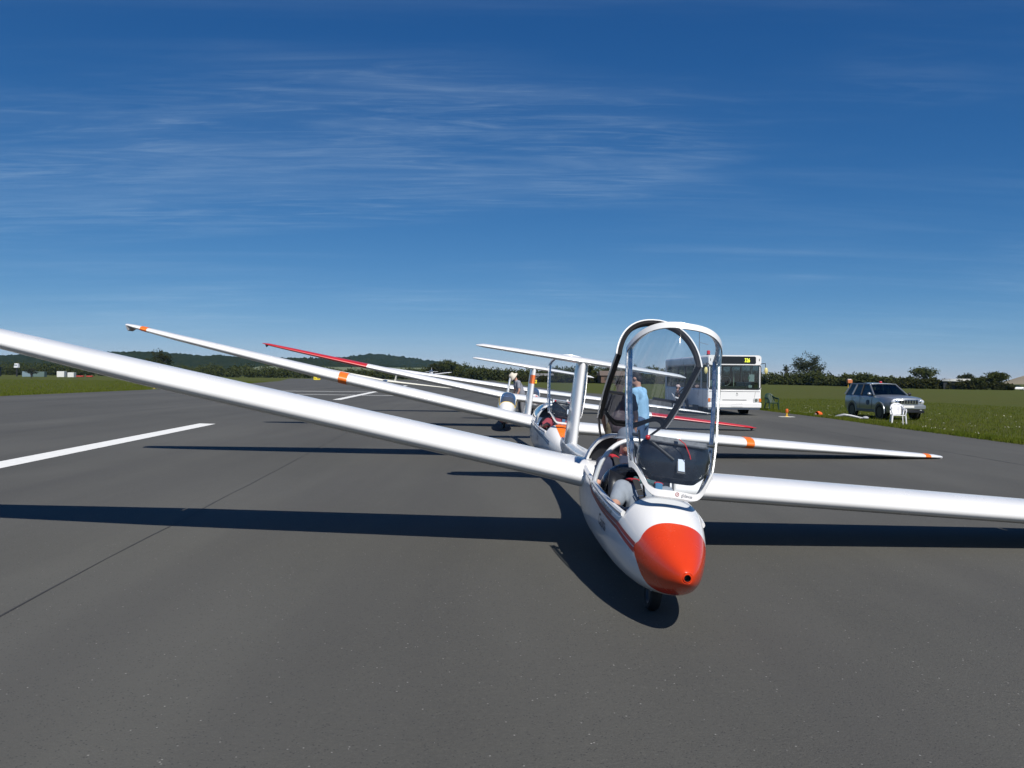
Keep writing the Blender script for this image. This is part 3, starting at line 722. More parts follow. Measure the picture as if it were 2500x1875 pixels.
# ------------------------------------------------------------------ wooden-era trainers parked behind
W13_ = [(0, 2.05, 1.55, 1.00, .16), (.25, 2.05, 1.50, 1.01, .16), (4.0, 1.86, 1.25, 1.29, .15), (7.2, 1.74, .72, 1.56, .14), (7.75, 1.74, .58, 1.61, .13), (7.95, 1.80, .40, 1.625, .11), (8.0, 1.95, .15, 1.63, .10)]
S13 = 2.6
def make_k13(label, loc, bank, yaw, nose_m, belly_m, tip_m=None, cream=None, line_m=None, dih=1.0):
    W13 = [(b, l, c, 1.0 + (z - 1.0) * dih, t) for b, l, c, z, t in W13_]
    wm = cream or WHITE
    root = thing('glider', label, 'glider', loc, (0, R(bank), R(yaw)))
    def ring(s, off=0): return [fpt(K13, s, a, S13, off) for a in np.linspace(-math.pi / 2, 1.5 * math.pi, 40, endpoint=False)]
    ss = list(np.linspace(0.005, .3, 10) ** 1.0) + list(np.linspace(.36, 2.4, 22)) + list(np.linspace(2.5, 7.9, 26))
    mb = MB(); P = [ring(s) for s in ss]; V = [p for r in P for p in r]; F = {0: [], 1: [], 2: []}
    for i in range(len(P) - 1):
        for j in range(40):
            a = -90 + 9 * (j + .5); low = a < -8 or a > 188
            if .62 < ss[i] < 2.25 and 28 < a < 152: continue
            k = 1 if low and ss[i] < 4.5 else (2 if ss[i] < .55 and nose_m is not None else 0)
            F[k].append((i * 40 + j, i * 40 + (j + 1) % 40, (i + 1) * 40 + (j + 1) % 40, (i + 1) * 40 + j))
    for k in F: mb.add(V, F[k], k)
    mb.build('fuselage', [wm, belly_m, nose_m or wm], root, sharp=50)
    rows = [[fpt(K13, s, R(a), S13, .006) for a in np.linspace(26, 154, 21)] for s in np.linspace(.60, 2.28, 14)]
    g = MB().grid(rows).build('canopy', CANOPY_BLUE, root)
    MB().tube([r[0] for r in rows] + rows[-1] + [r[-1] for r in rows[::-1]] + rows[0][::-1], .007, 6, closed=True).build('canopy_rim', line_m or WHITE, g)
    tub = [[fpt(K13, s, R(a), S13, -.03) for a in np.linspace(-200, 20, 20)] for s in np.linspace(.5, 2.4, 10)]
    MB().grid(tub).build('cockpit_tub', BLACK, root)
    MB().box((0, 1.0 - S13, .86), (.42, .22, .22)).build('instrument_panel', BLACK, root, bevel=.03)
    for s in (1.15, 1.9): MB().box((0, s - S13 + .25, .78), (.40, .08, .50), Matrix.Rotation(R(-18), 3, 'X')).build('seat_back', DKMETAL, root, bevel=.02)
    for sd in (-1, 1):
        b1 = 4.6 if tip_m else 8.0
        mb = MB(); wing_panel(mb, W13, 0, b1, sd, nb=14, S0=S13)
        if tip_m: wing_panel(mb, W13, b1, 8.0, sd, nb=14, S0=S13, mi=1)
        w = mb.build('wing', [wm, tip_m or wm], root, sharp=40)
        le, ch, z, t = wing_sec(W13, 7.85)
        MB().tube([(sd * 7.85, le - S13 + .1, z - .02), (sd * 7.85, le - S13 + .2, z - .07), (sd * 7.85, le - S13 + .34, z - .02)], .02, 8).build('tip_skid', DKMETAL, w)
        mb = MB(); wing_panel(mb, [(0, 2.78, .40, 1.1, .16), (1.8, 2.70, .40, 1.1, .16)], .9, 1.7, sd, nb=1, S0=S13)
    FZ = [(.80, 6.75, 1.30, .09), (.95, 6.85, 1.2, .09), (1.60, 7.20, .80, .10), (1.76, 7.35, .55, .08), (1.80, 7.45, .35, .06)]
    mb = MB(); fin_panel(mb, FZ, S13, 0, .55); mb.build('fin', wm, root)
    mb = MB(); fin_panel(mb, FZ, S13, .56, 1); mb.build('rudder', tip_m or wm, root)
    TT = [(0, 6.95, .85, .97, .10), (1.3, 7.10, .58, .97, .10), (1.48, 7.18, .42, .97, .09), (1.52, 7.3, .2, .97, .08)]
    mb = MB()
    for sd in (-1, 1): wing_panel(mb, TT, 0, 1.52, sd, nb=10, S0=S13, twist=0)
    mb.build('tailplane', wm, root)
    MB().tube([(0, .35 - S13, .30), (0, .7 - S13, .16), (0, 1.3 - S13, .06), (0, 2.0 - S13, .10)], .035, 8, flat=(.6, 1.2)).build('nose_skid', DKMETAL, root)
    wheel('main_wheel', root, (0, 0, .21), .21, .12)
    return root
YEL = mat('yellow_line', (.70, .50, .06), .4)
make_k13('white trainer glider with red wing tips, red belly and blue canopy', (-0.28, 26.9, 0), 9.2, 0.6, None, REDP, REDP, line_m=YEL, dih=.6)
g4 = make_k13('plain white winged glider with red patched nose behind the red tipped one', (0.85, 37.6, 0), 7.4, 0.0, mat('nose_red_orange', (.62, .08, .03), .35), WHITE, dih=.2)
P = [[fpt(K13, s, R(a), S13, .004) for a in (80, 85, 90, 95, 100)] for s in np.linspace(.05, .56, 8)]
MB().grid(P).build('nose_stripe', WHITE, g4)
# a cream glider resting one tip on the runway far down the field
make_k13('cream glider far down the runway with one wing tip on the ground', (-15.2, 99, 0), 8.3, -4, None, mat('cream_gelcoat', (.74, .72, .62), .35), None, cream=mat('cream_gelcoat', (.74, .72, .62), .35), dih=.6)

# tow plane coming over the far end of the runway
tow = thing('tow_plane', 'small low-wing tow plane flying low above the far end of the runway', 'aeroplane', (-20.8, 212, 1.55), (R(3), R(-1.5), R(4)))
W = [(0, -.75, 1.6, .55, .14), (.6, -.75, 1.55, .57, .14), (4.9, -.72, 1.45, .95, .13), (5.2, -.6, 1.1, .98, .12), (5.3, -.3, .4, .98, .1)]
for sd in (-1, 1):
    mb = MB(); wing_panel(mb, W, 0, 5.3, sd, nb=8, S0=0); mb.build('wing', WHITE, tow)
    MB().tube([(sd * 1.0, -.1, .55), (sd * 1.15, -.2, .1)], .05, 8).build('gear_leg', WHITE, tow)
    wheel('main_wheel', tow, (sd * 1.17, -.2, .0), .22, .16)
ring = lambda y, w, zb, zt: [Vector((w * math.cos(a), y, (zb + zt) / 2 + (zt - zb) / 2 * math.sin(a))) for a in np.linspace(0, 2 * math.pi, 16, endpoint=False)]
P = [ring(*q) for q in ((-2.3, .05, .72, .82), (-2.25, .32, .5, 1.02), (-1.6, .50, .36, 1.18), (-.6, .52, .34, 1.25), (.8, .45, .42, 1.3), (2.4, .3, .62, 1.2), (4.8, .08, .85, 1.05))]
MB().grid(P, cv=True).build('fuselage', WHITE, tow)
MB().grid([ring(*q) for q in ((-1.1, .10, 1.15, 1.2), (-.7, .40, 1.0, 1.55), (0, .44, 1.0, 1.68), (.9, .40, 1.0, 1.6), (1.6, .2, 1.1, 1.3))], cv=True).build('cabin_glass', CANOPY_BLUE, tow)
mb = MB(); fin_panel(mb, [(1.0, 3.7, 1.3, .1), (2.1, 4.3, .8, .1)], 0); mb.build('fin', WHITE, tow)
mb = MB()
for sd in (-1, 1): wing_panel(mb, [(0, 3.9, .9, 1.0, .1), (1.6, 4.05, .7, 1.0, .1)], 0, 1.6, sd, nb=2, twist=0)
mb.build('tailplane', WHITE, tow)
MB().lathe([(.001, 0), (.12, .02), (.14, .2), (.14, .3)], 12, Matrix.Translation((0, -2.6, .77)) @ Matrix.Rotation(-math.pi / 2, 4, 'X')).build('spinner', METAL, tow)
for k in (0, 1): MB().box((0, -2.45, .77 + (.45 if k else -.45)), (.12, .03, .85), Matrix.Rotation(R(0), 3, 'Y')).build('propeller_blade', DKMETAL, tow)
# ------------------------------------------------------------------ white single-deck bus
BUSW = mat('bus_white', (.78, .78, .77), .3, coat=.25, var=.03, vscale=1.2, rvar=.06)
DARKIN = mat('bus_interior', (.05, .055, .06), .7)
SEATF = mat('bus_seat_cloth', (.05, .07, .13), .9, var=.2)
GASKET = mat('window_gasket', (.015, .015, .017), .6)
LAMP = mat('lamp_lens', (.75, .76, .78), .08, metal=.4)
AMBER = mat('amber_lens', (.65, .16, .02), .2)
bus = thing('bus', 'white single-deck bus showing route 326 parked beside the runway', 'bus', (10.06, 37.2, 0), (0, 0, R(1.2)))
BW, BL = 2.42, 9.4
def bpart(name, c, d, m, par=bus, bev=.0, M=None): return MB().box(c, d, M).build(name, m, par, bevel=bev)
def rrect(w, h, r, n=5):
    out = []
    for cx, cy, a0 in ((w / 2 - r, h / 2 - r, 0), (-w / 2 + r, h / 2 - r, 90), (-w / 2 + r, -h / 2 + r, 180), (w / 2 - r, -h / 2 + r, 270)):
        out += [(cx + r * math.cos(R(a0 + 90 * i / n)), cy + r * math.sin(R(a0 + 90 * i / n))) for i in range(n + 1)]
    return out
FRONT = Matrix.Rotation(math.pi / 2, 4, 'X')      # prism z -> -y
def front_panel(name, x, z, w, h, r, depth, y, m, par=bus):
    return MB().prism(rrect(w, h, r), 0, depth, Matrix.Translation((x, y, z)) @ FRONT).build(name, m, par)
body = bpart('lower_body', (0, BL / 2, .765), (BW, BL, .87), BUSW, bev=.06)
bpart('roof', (0, BL / 2 + .02, 2.50), (BW, BL, .46), BUSW, bev=.10)
bpart('rear_wall', (0, BL - .06, 1.75), (BW - .02, .10, 1.12), BUSW)
for sx in (-1, 1):
    ys = [.10, 1.30, 2.95, 4.6, 6.25, 7.9, 9.1]
    for i, y in enumerate(ys): bpart('window_pillar', (sx * (BW / 2 - .045), y, 1.735), (.08, .14 if i else .20, 1.08), BUSW if i in (0, 1, 6) else GASKET)
    for y0, y1 in zip(ys[:-1], ys[1:]):
        w = bpart('side_window', (sx * (BW / 2 - .03), (y0 + y1) / 2, 1.735), (.012, y1 - y0 - .14, 1.06), WINDOW)
        bpart('window_rail', (sx * (BW / 2 - .022), (y0 + y1) / 2, 2.02), (.02, y1 - y0 - .14, .03), GASKET, w)
        bpart('seat_row', (sx * .68, (y0 + y1) / 2, 1.05), (.85, .12, .95), SEATF, bev=.05)
    for y in (2.3, 7.0):
        wheel('wheel', bus, (sx * 1.02, y, .46), .46, .26, rim=mat('wheel_steel', (.3, .3, .31), .4, metal=.7))
        MB().prism([(.56 * math.cos(a), .56 * math.sin(a)) for a in np.linspace(0, math.pi, 20)], 0, .012, Matrix.Translation((sx * (BW / 2 - .006), y, .40)) @ Matrix.Rotation(sx * math.pi / 2, 4, 'Y') @ Matrix.Rotation(-sx * math.pi / 2, 4, 'Z')).build('wheel_arch', GASKET, bus)
    for y in (.9, 4.0, 5.6, 8.4): bpart('panel_joint', (sx * BW / 2, y, .76), (.006, .012, .84), GASKET)
bpart('floor', (0, BL / 2, 1.16), (BW - .2, BL - .2, .03), DARKIN)
# front: windscreen, destination box, panels, lamps
front_panel('windscreen_surround', 0, 1.735, BW - .02, 1.10, .12, .03, .03, GASKET)
bpy.data.objects.remove(bpy.data.objects['windscreen_surround'])
ring_o = rrect(BW - .01, 1.14, .14); ring_i = rrect(BW - .09, 1.05, .11)
P = [[FRONT @ Vector((x, z, d)) + Vector((0, .03, 1.735)) for x, z in q] for q, d in ((ring_o, 0), (ring_o, .035), (ring_i, .035), (ring_i, 0))]
ws = MB().grid(P, cu=True, cv=True).build('windscreen_surround', GASKET, bus)
MB().prism(ring_i, 0, .012, Matrix.Translation((0, .02, 1.735)) @ FRONT).build('windscreen', WINDOW, ws)
front_panel('brow', 0, 2.50, BW - .02, .44, .12, .03, .02, BUSW)
dest = front_panel('destination_box', 0, 2.505, 1.90, .33, .06, .015, -.012, mat('destination_glass', (.012, .013, .015), .12))
ROUTE = mat('led_yellow', (.6, .62, .05), .5, emit=(.75, .85, .05, 1.0))
letters('route_number', '326', .25, lambda x, y: Vector((.43 + x * .66, -.031, 2.415 + y)), ROUTE, dest, bold=.006)
for sx in (-1, 1):
    front_panel('marker_lamp', sx * 1.11, 2.52, .03, .10, .012, .01, -.012, GASKET)
    hl = front_panel('headlight', sx * 1.02, .695, .33, .17, .03, .02, -.002, LAMP)
    front_panel('indicator', sx * 1.155, .695, .10, .165, .02, .012, -.024, AMBER, hl)
    front_panel('lamp_bowl', sx * .98, .695, .13, .13, .06, .012, -.024, CHROME, hl)
    arm = MB().tube([(sx * 1.16, .05, 2.34), (sx * 1.33, -.16, 2.36), (sx * 1.35, -.18, 2.12)], .018, 6).build('mirror_arm', GASKET, bus)
    MB().ball((sx * 1.36, -.19, 2.02), (.085, .06, .16)).build('mirror', mat('mirror_cream', (.62, .55, .22), .4), arm)
    MB().tube([(sx * .5 + .05, -.02, 1.20), (sx * .5 - sx * .18 + .05, -.035, 1.62)], .012, 5).build('wiper', GASKET, bus)
front_panel('front_panel_line', 0, 1.085, BW - .1, .014, .005, .006, -.002, GASKET)
front_panel('bonnet_line', 0, .565, BW - .7, .012, .005, .006, -.002, mat('panel_gap', (.12, .12, .12), .7))
front_panel('grille_slot', 0, .70, 1.10, .03, .01, .006, -.002, mat('panel_gap', (.12, .12, .12), .7))
for sx in (-1, 1): MB().tube([(sx * .86, -.004, .56), (sx * .95, -.004, 1.08)], .006, 4).build('panel_line', mat('panel_gap', (.12, .12, .12), .7), bus)
bpart('bumper', (0, .03, .46), (BW + .02, .16, .24), BUSW, bev=.04)
bpart('valance', (0, .08, .315), (BW - .06, .10, .10), BUSW, bev=.02)
front_panel('number_plate', .11, .455, .52, .115, .01, .01, -.052, BUSW)
front_panel('number_plate_slot', .11, .535, .50, .018, .005, .006, -.051, mat('panel_gap', (.12, .12, .12), .7))
P = [[FRONT @ Vector((.11 + r * math.cos(a), .93 + r * math.sin(a), .004)) + Vector((0, -.002, 0)) for a in np.linspace(0, 2 * math.pi, 20, endpoint=False)] for r in (.045, .038)]
MB().grid(P, cv=True).build('maker_badge', DKMETAL, bus, sharp=0)
MB().add([FRONT @ Vector((.11 + x, 1.01 + z, .004)) for x, z in ((-.03, -.03), (.03, -.03), (0, .035))], [(0, 1, 2)], 0, False).build('maker_badge', DKMETAL, bus, sharp=0)
# inside
wheelc = Vector((-.25, .62, 1.55))
MB().tube([wheelc + Vector((.24 * math.cos(a), -.10 * math.sin(a), .22 * math.sin(a))) for a in np.linspace(0, 2 * math.pi, 24, endpoint=False)], .016, 6, closed=True).build('steering_wheel', WHITE, bus)
bpart('dashboard', (-.2, .42, 1.24), (1.9, .45, .16), DARKIN, bev=.04)
bpart('driver_seat', (-.55, 1.15, 1.45), (.5, .14, .8), SEATF, bev=.06)
bpart('ceiling_lining', (0, BL / 2, 2.27), (BW - .2, BL - .3, .03), mat('lining_grey', (.35, .36, .36), .8))
POLE = mat('grab_pole_cream', (.75, .74, .60), .3)
for x, y in ((.10, .5), (.58, .9), (1.02, .7), (.58, 4.0), (-.5, 4.0)): MB().tube([(x, y, 1.18), (x, y, 2.28)], .021, 8).build('grab_pole', POLE, bus)
bpart('notice', (.80, .10, 1.70), (.24, .004, .32), mat('paper', (.8, .82, .8), .8))
bpart('notice', (.68, .10, 1.70), (.07, .004, .12), mat('green_sticker', (.05, .35, .22), .6))
bpart('notice', (.74, .10, 1.32), (.16, .004, .11), mat('paper', (.8, .82, .8), .8))
bpart('pale_cushion', (-.85, .35, 1.42), (.55, .12, .32), mat('pale_cloth', (.45, .50, .50), .9), bev=.04)
MB().tube([(-1.0, .8, 2.7), (-1.0, .8, 2.78)], .09, 12).build('beacon_base', BLACK, bus)
MB().lathe([(.075, 0), (.08, .12), (.06, .17), (.001, .18)], 14, Matrix.Translation((-1.0, .8, 2.78))).build('roof_beacon', mat('red_lens', (.45, .03, .04), .15), bus)
mast = MB().tube([(-1.25, 1.5, 1.6), (-1.25, 1.5, 4.15)], .022, 6).build('aerial_mast', METAL, bus)
MB().tube([(-1.25, 1.5, 3.35), (-.85, 1.45, 3.25)], .010, 5).build('aerial_rod', METAL, mast)
for z in (1.8, 2.3): MB().box((-1.225, 1.5, z), (.06, .05, .04)).build('mast_bracket', DKMETAL, mast)

# ------------------------------------------------------------------ silver four-wheel-drive car on the grass
SILVER = mat('silver_paint', (.31, .335, .36), .30, metal=.55, coat=.5, var=.03, vscale=2)
CLAD = mat('sill_cladding', (.16, .165, .17), .6)
GZ = ground_z(18, 40)
car = thing('car', 'silver four-wheel-drive estate car with red roof beacon parked on the grass', 'car', (18.75, 41.6, GZ), (0, 0, R(3.6)))
L2 = 2.37
def cring(y, w, zb, zt, crown=.03, tuck=.06):
    return [(-w + tuck, y, zb), (-w, y, zb + .18), (-w - .0, y, zb + (zt - zb) * .55), (-w + .03, y, zt - .10), (-w + .10, y, zt), (-w * .5, y, zt + crown), (0, y, zt + crown * 1.3),
            (w * .5, y, zt + crown), (w - .10, y, zt), (w - .03, y, zt - .10), (w, y, zb + (zt - zb) * .55), (w, y, zb + .18), (w - tuck, y, zb), (0, y, zb)]
st = [(-2.36, .66, .52, .90), (-2.30, .80, .42, 1.01), (-2.1, .87, .36, 1.065), (-1.6, .905, .33, 1.105), (-.95, .92, .32, 1.15), (-.70, .92, .32, 1.17), (0, .925, .32, 1.16), (1.2, .925, .33, 1.17), (2.0, .91, .36, 1.19), (2.28, .87, .42, 1.18), (2.37, .80, .48, 1.08)]
P = [cring(*s) for s in st]
mb = MB(); mb.grid(P, cv=True); mb.add(P[0], [tuple(range(14))], 0, False); mb.add(P[-1], [tuple(range(14))], 0, False)
mb.build('body', SILVER, car, sharp=28)
# greenhouse: pillars and roof as body colour cage, glass set in
def gpt(u, side, top):   # u = y
    return None
RB = dict(y0=-.78, y1=2.26, w0=.86, z0=1.15); RTp = dict(y0=.02, y1=1.98, w1=.66, z1=1.68)
def rail(y_b, y_t, sx): return Vector((sx * RB['w0'], y_b, RB['z0'])), Vector((sx * RTp['w1'], y_t, RTp['z1']))
mb = MB()
roof = [[(x * RTp['w1'], y, RTp['z1'] + .05 * (1 - x * x) * math.sin(math.pi * min(max((y + .1) / 2.2, 0), 1)) ** .5) for x in np.linspace(-1, 1, 9)] for y in np.linspace(RTp['y0'], RTp['y1'] + .08, 9)]
r_ = MB().grid(roof).build('roof', SILVER, car); m_ = r_.modifiers.new('t', 'SOLIDIFY'); m_.thickness = .05; m_.offset = 1
for sx in (-1, 1):
    for yb, yt, th in ((-.78, .02, .05), (.55, .62, .05), (1.45, 1.30, .06), (2.26, 1.98, .06)):
        a, b_ = rail(yb, yt, sx); MB().tube([a, b_], th, 6, flat=(1, .7)).build('roof_pillar', SILVER if yb < 0 or yb > 1 else GASKET, car)
    for (yb0, yb1), (yt0, yt1) in (((-.72, .50), (.08, .58)), ((.60, 1.40), (.66, 1.26)), ((1.52, 2.20), (1.36, 1.92))):
        q = [rail(yb0, yt0, sx)[0], rail(yb1, yt1, sx)[0], rail(yb1, yt1, sx)[1], rail(yb0, yt0, sx)[1]]
        MB().add(q + [p - Vector((sx * .02, 0, 0)) for p in q], [(0, 1, 2, 3), (7, 6, 5, 4), (0, 4, 5, 1), (1, 5, 6, 2), (2, 6, 7, 3), (3, 7, 4, 0)], 0, False).build('side_window', CARGLASS, car)
    MB().tube([(sx * .62, .45, 1.745), (sx * .62, 1.95, 1.735)], .022, 6).build('roof_rail', BLACK, car)
    for y in (-1.42, 1.40):
        wheel('wheel', car, (sx * .825, y, .365), .365, .25, rim=mat('alloy_grey', (.25, .26, .27), .35, metal=.8))
        ar = [[Vector((sx * (.925 + d), y + r * math.cos(a), .37 + r * math.sin(a))) for a in np.linspace(R(-8), R(188), 20)] for r, d in ((.50, -.02), (.49, .018), (.42, .012), (.41, -.05))]
        MB().grid(ar).build('wheel_arch_flare', SILVER, car)
        MB().prism([(.425 * math.cos(a), .425 * math.sin(a)) for a in np.linspace(0, 2 * math.pi, 24, endpoint=False)], 0, .006, Matrix.Translation((sx * .924, y, .37)) @ Matrix.Rotation(sx * math.pi / 2, 4, 'Y')).build('wheel_well', BLACK, car)
    for y, z in ((.30, 1.0), (1.20, 1.01)): MB().box((sx * .935, y, z), (.03, .16, .035)).build('door_handle', SILVER, car, bevel=.01)
    for y in (-.62, .56, 1.42): MB().box((sx * .925, y, .78), (.008, .010, .70)).build('door_joint', GASKET, car)
    MB().box((sx * .90, -.02, .40), (.07, 1.9, .12)).build('sill', CLAD, car, bevel=.02)
    mr = MB().ball((sx * 1.03, -.62, 1.22), (.10, .07, .085)).build('door_mirror', SILVER if sx < 0 else GASKET, car)
    MB().tube([(sx * .86, -.58, 1.17), (sx * 1.0, -.62, 1.19)], .025, 6).build('mirror_stalk', GASKET, mr)
    hl = MB().ball((sx * .66, -2.31, .88), (.155, .07, .125)).build('headlight', LAMP, car)
    MB().ball((sx * .60, -2.345, .89), (.075, .05, .075)).build('lamp_bowl', CHROME, hl)
    MB().ball((sx * .76, -2.26, .85), (.07, .06, .06)).build('lamp_bowl', CHROME, hl)
    MB().lathe([(.001, 0), (.06, 0), (.065, .03)], 14, Matrix.Translation((sx * .62, -2.385, .53)) @ Matrix.Rotation(-math.pi / 2, 4, 'X')).build('fog_lamp', LAMP, car)
a = [Vector((-.80, -.80, 1.15)), Vector((.80, -.80, 1.15)), Vector((.63, .0, 1.66)), Vector((-.63, .0, 1.66))]
MB().grid([[a[0].lerp(a[1], t) + Vector((0, -.10 * math.sin(math.pi * t), 0)) for t in np.linspace(0, 1, 9)], [a[3].lerp(a[2], t) + Vector((0, -.07 * math.sin(math.pi * t), 0)) for t in np.linspace(0, 1, 9)]]).build('windscreen', CARGLASS, car)
MB().add([(-.78, 2.28, 1.10), (.78, 2.28, 1.10), (.62, 2.05, 1.63), (-.62, 2.05, 1.63)], [(0, 1, 2, 3)], 0, False).build('rear_window', CARGLASS, car)
gr = MB().box((0, -2.365, .88), (.98, .06, .24)).build('grille', CHROME, car, bevel=.03)
for i in range(7): MB().prism(rrect(.085, .165, .035), 0, .01, Matrix.Translation((-.405 + i * .135, -2.396, .88)) @ FRONT).build('grille_slot', BLACK, gr)
MB().box((0, -2.34, .625), (1.72, .16, .22)).build('front_bumper', SILVER, car, bevel=.05)
MB().box((0, -2.33, .42), (1.60, .14, .13)).build('lower_air_intake', BLACK, car, bevel=.03)
MB().box((.0, -2.43, .66), (.52, .012, .11)).build('number_plate', mat('plate_white', (.75, .75, .72), .5), car)
MB().box((0, .15, 1.0), (1.55, .4, .16)).build('dashboard', BLACK, car)
for x in (-.38, .38):
    for y in (.75, 1.7): MB().box((x, y, 1.12), (.5, .14, .55), Matrix.Rotation(R(-12), 3, 'X')).build('seat', mat('car_seat', (.12, .125, .13), .9), car, bevel=.05)
MB().lathe([(.07, 0), (.075, .09), (.05, .13), (.001, .135)], 14, Matrix.Translation((.05, .35, 1.73))).build('roof_beacon', mat('red_lens', (.45, .03, .04), .15), car)
MB().prism([(.13 * math.cos(a), .16 * math.sin(a)) for a in np.linspace(0, 2 * math.pi, 20, endpoint=False)], 0, .004, Matrix.Translation((-.927, -.25, .80)) @ Matrix.Rotation(-math.pi / 2, 4, 'Y')).build('door_badge', mat('badge_blue', (.05, .09, .16), .5), car)
# ------------------------------------------------------------------ people
SKIN = mat('skin', (.50, .27, .19), .55, var=.08, vscale=12)
def V3(p): return Vector(p)
def blob(name, caps, m, parent, voxel=.014, ells=(), smooth=6, label=None, extra=None):
    """continuous surface grown round tapered bones: caps = (p0, r0, p1, r1), ells = (centre, (rx,ry,rz), rotation)"""
    mb = MB()
    for p0, r0, p1, r1 in caps:
        p0, p1 = V3(p0), V3(p1); d = p1 - p0; n = max(2, int(d.length / .03))
        pts = [p0.lerp(p1, i / n) for i in range(n + 1)]; rr = [r0 + (r1 - r0) * i / n for i in range(n + 1)]
        mb.tube(pts, rr, 12); mb.ball(p0, r0, 12); mb.ball(p1, r1, 12)
    for c, r, M in ells: mb.ball(c, r, 16, M)
    me = bpy.data.meshes.new(name); me.from_pydata(mb.v, [], mb.f)
    tmp = bpy.data.objects.new(name + '_tmp', me); COL.objects.link(tmp)
    md = tmp.modifiers.new('r', 'REMESH'); md.mode = 'VOXEL'; md.voxel_size = voxel
    sm = tmp.modifiers.new('s', 'SMOOTH'); sm.factor = .5; sm.iterations = smooth
    dg = bpy.context.evaluated_depsgraph_get(); dg.update()
    nm = bpy.data.meshes.new_from_object(tmp.evaluated_get(dg))
    bpy.data.objects.remove(tmp); bpy.data.meshes.remove(me)
    nm.name = name; nm.materials.clear(); nm.materials.append(m)
    nm.polygons.foreach_set('use_smooth', [True] * len(nm.polygons))
    o = bpy.data.objects.new(name, nm); COL.objects.link(o)
    if parent is not None: o.parent = parent
    if label: o['label'] = label
    return o
def hand_caps(wrist, d, curl=.4, side=1, s=1.0):
    d = V3(d).normalized(); up = Vector((0, 0, 1)) if abs(d.z) < .9 else Vector((0, 1, 0)); w = d.cross(up).normalized(); n = w.cross(d).normalized(); wrist = V3(wrist)
    out = [(wrist, .026 * s, wrist + d * .05 * s, .036 * s)]; k = wrist + d * .075 * s
    for i, L in enumerate((.072, .08, .075, .058)):
        b0 = k + w * (i - 1.5) * .021 * s; b1 = b0 + (d * math.cos(curl) - n * math.sin(curl)) * L * .55 * s; b2 = b1 + (d * math.cos(curl * 2.4) - n * math.sin(curl * 2.4)) * L * .5 * s
        out += [(wrist + d * .04 * s + w * (i - 1.5) * .016 * s, .016 * s, b0, .011 * s), (b0, .010 * s, b1, .0095 * s), (b1, .0095 * s, b2, .008 * s)]
    t0 = wrist + d * .03 * s - w * side * .03 * s; t1 = t0 + (d * .8 - w * side * .5 - n * .3) * .04 * s; t2 = t1 + (d * .95 - n * .3) * .03 * s
    out += [(t0, .015 * s, t1, .012 * s), (t1, .012 * s, t2, .009 * s)]
    return out
def head_shapes(c, M):
    c = V3(c); g = lambda p: c + M @ Vector(p)
    ells = [(g((0, .01, .03)), (.075, .095, .095), M), (g((0, -.035, -.04)), (.058, .062, .07), M), (g((0, -.06, -.085)), (.032, .03, .025), M)]
    caps = [(g((0, -.092, .02)), .010, g((0, -.112, -.025)), .015), (g((-.03, -.082, .028)), .016, g((.03, -.082, .028)), .016), (g((-.018, -.092, -.062)), .008, g((.018, -.092, -.062)), .008)]
    for s in (-1, 1): ells.append((g((s * .078, .015, -.005)), (.010, .020, .032), M))
    return caps, ells
def person(label, J, shirt, trousers, loc, rot=(0, 0, 0), long_sleeve=False, hat=None, hair=None, voxel=.014, face=None, shoes=None, curl=.5, group=None, bulk=1.0, extras=None):
    """J: joint positions (local)"""
    root = thing('person', label, 'person', loc, rot, group)
    M = J.get('headM', Matrix.Identity(3))
    caps, ells = head_shapes(J['head'], M)
    caps += [(J['neck'], .052, V3(J['head']) + M @ Vector((0, .02, -.06)), .050)]
    p, c = V3(J['pelvis']), V3(J['chest'])
    caps += [(p, .115 * bulk, c, .125 * bulk), (c, .10, J['neck'], .055)]
    up_s = []; lo = []
    for s in 'LR':
        sh, el, wr, hd = [V3(J[k + s]) for k in ('sho', 'elb', 'wri', 'hnd')]
        caps += [(c, .10, sh, .062), (sh, .056, el, .041), (el, .040, wr, .027)] + hand_caps(wr, hd - wr, curl, 1 if s == 'L' else -1)
        hp, kn, an, to = [V3(J[k + s]) for k in ('hip', 'kne', 'ank', 'toe')]
        caps += [(p, .10, hp, .088), (hp, .085, kn, .056), (kn, .054, an, .036), (an, .036, to, .030)]
    blob('body', caps, SKIN, root, voxel, ells)
    # shirt
    g = .014; sc = [(p + (c - p) * .0, .128 * bulk + g, c, .136 * bulk + g), (c, .115 + g, V3(J['neck']) * .75 + c * .25, .066 + g)]
    pl = p.lerp(c, -.12); sc.append((pl, .125 * bulk + g, p, .128 * bulk + g))
    for s in 'LR':
        sh, el, wr = V3(J['sho' + s]), V3(J['elb' + s]), V3(J['wri' + s])
        sc += [(c, .108 + g, sh, .066 + g)]
        sc += [(sh, .060 + g, el, .044 + g), (el, .042 + g, el.lerp(wr, .92), .032 + g)] if long_sleeve else [(sh, .058 + g, sh.lerp(el, .62), .050 + g)]
    blob('shirt', sc, shirt, root, voxel, smooth=4)
    tc_ = []
    for s in 'LR':
        hp, kn, an = V3(J['hip' + s]), V3(J['kne' + s]), V3(J['ank' + s])
        tc_ += [(p, .118 * bulk + g, hp, .095 + g), (hp, .092 + g, kn, .062 + g), (kn, .060 + g, kn.lerp(an, .93), .048 + g)]
    blob('trousers', tc_, trousers, root, voxel, smooth=4)
    for s in 'LR':
        an, to = V3(J['ank' + s]), V3(J['toe' + s])
        blob('shoe', [(an + Vector((0, 0, -.02)), .045, to, .040)], shoes or BLACK, root, voxel, smooth=3)
    hc = V3(J['head'])
    if hair is not None:
        blob('hair', [], hair, root, .010, [(hc + M @ Vector((0, .022, .042)), (.082, .098, .094), M), (hc + M @ Vector((0, .06, -.01)), (.066, .055, .07), M)], 2)
    if hat: hat(root, hc, M)
    if extras: extras(root, J, M)
    return root
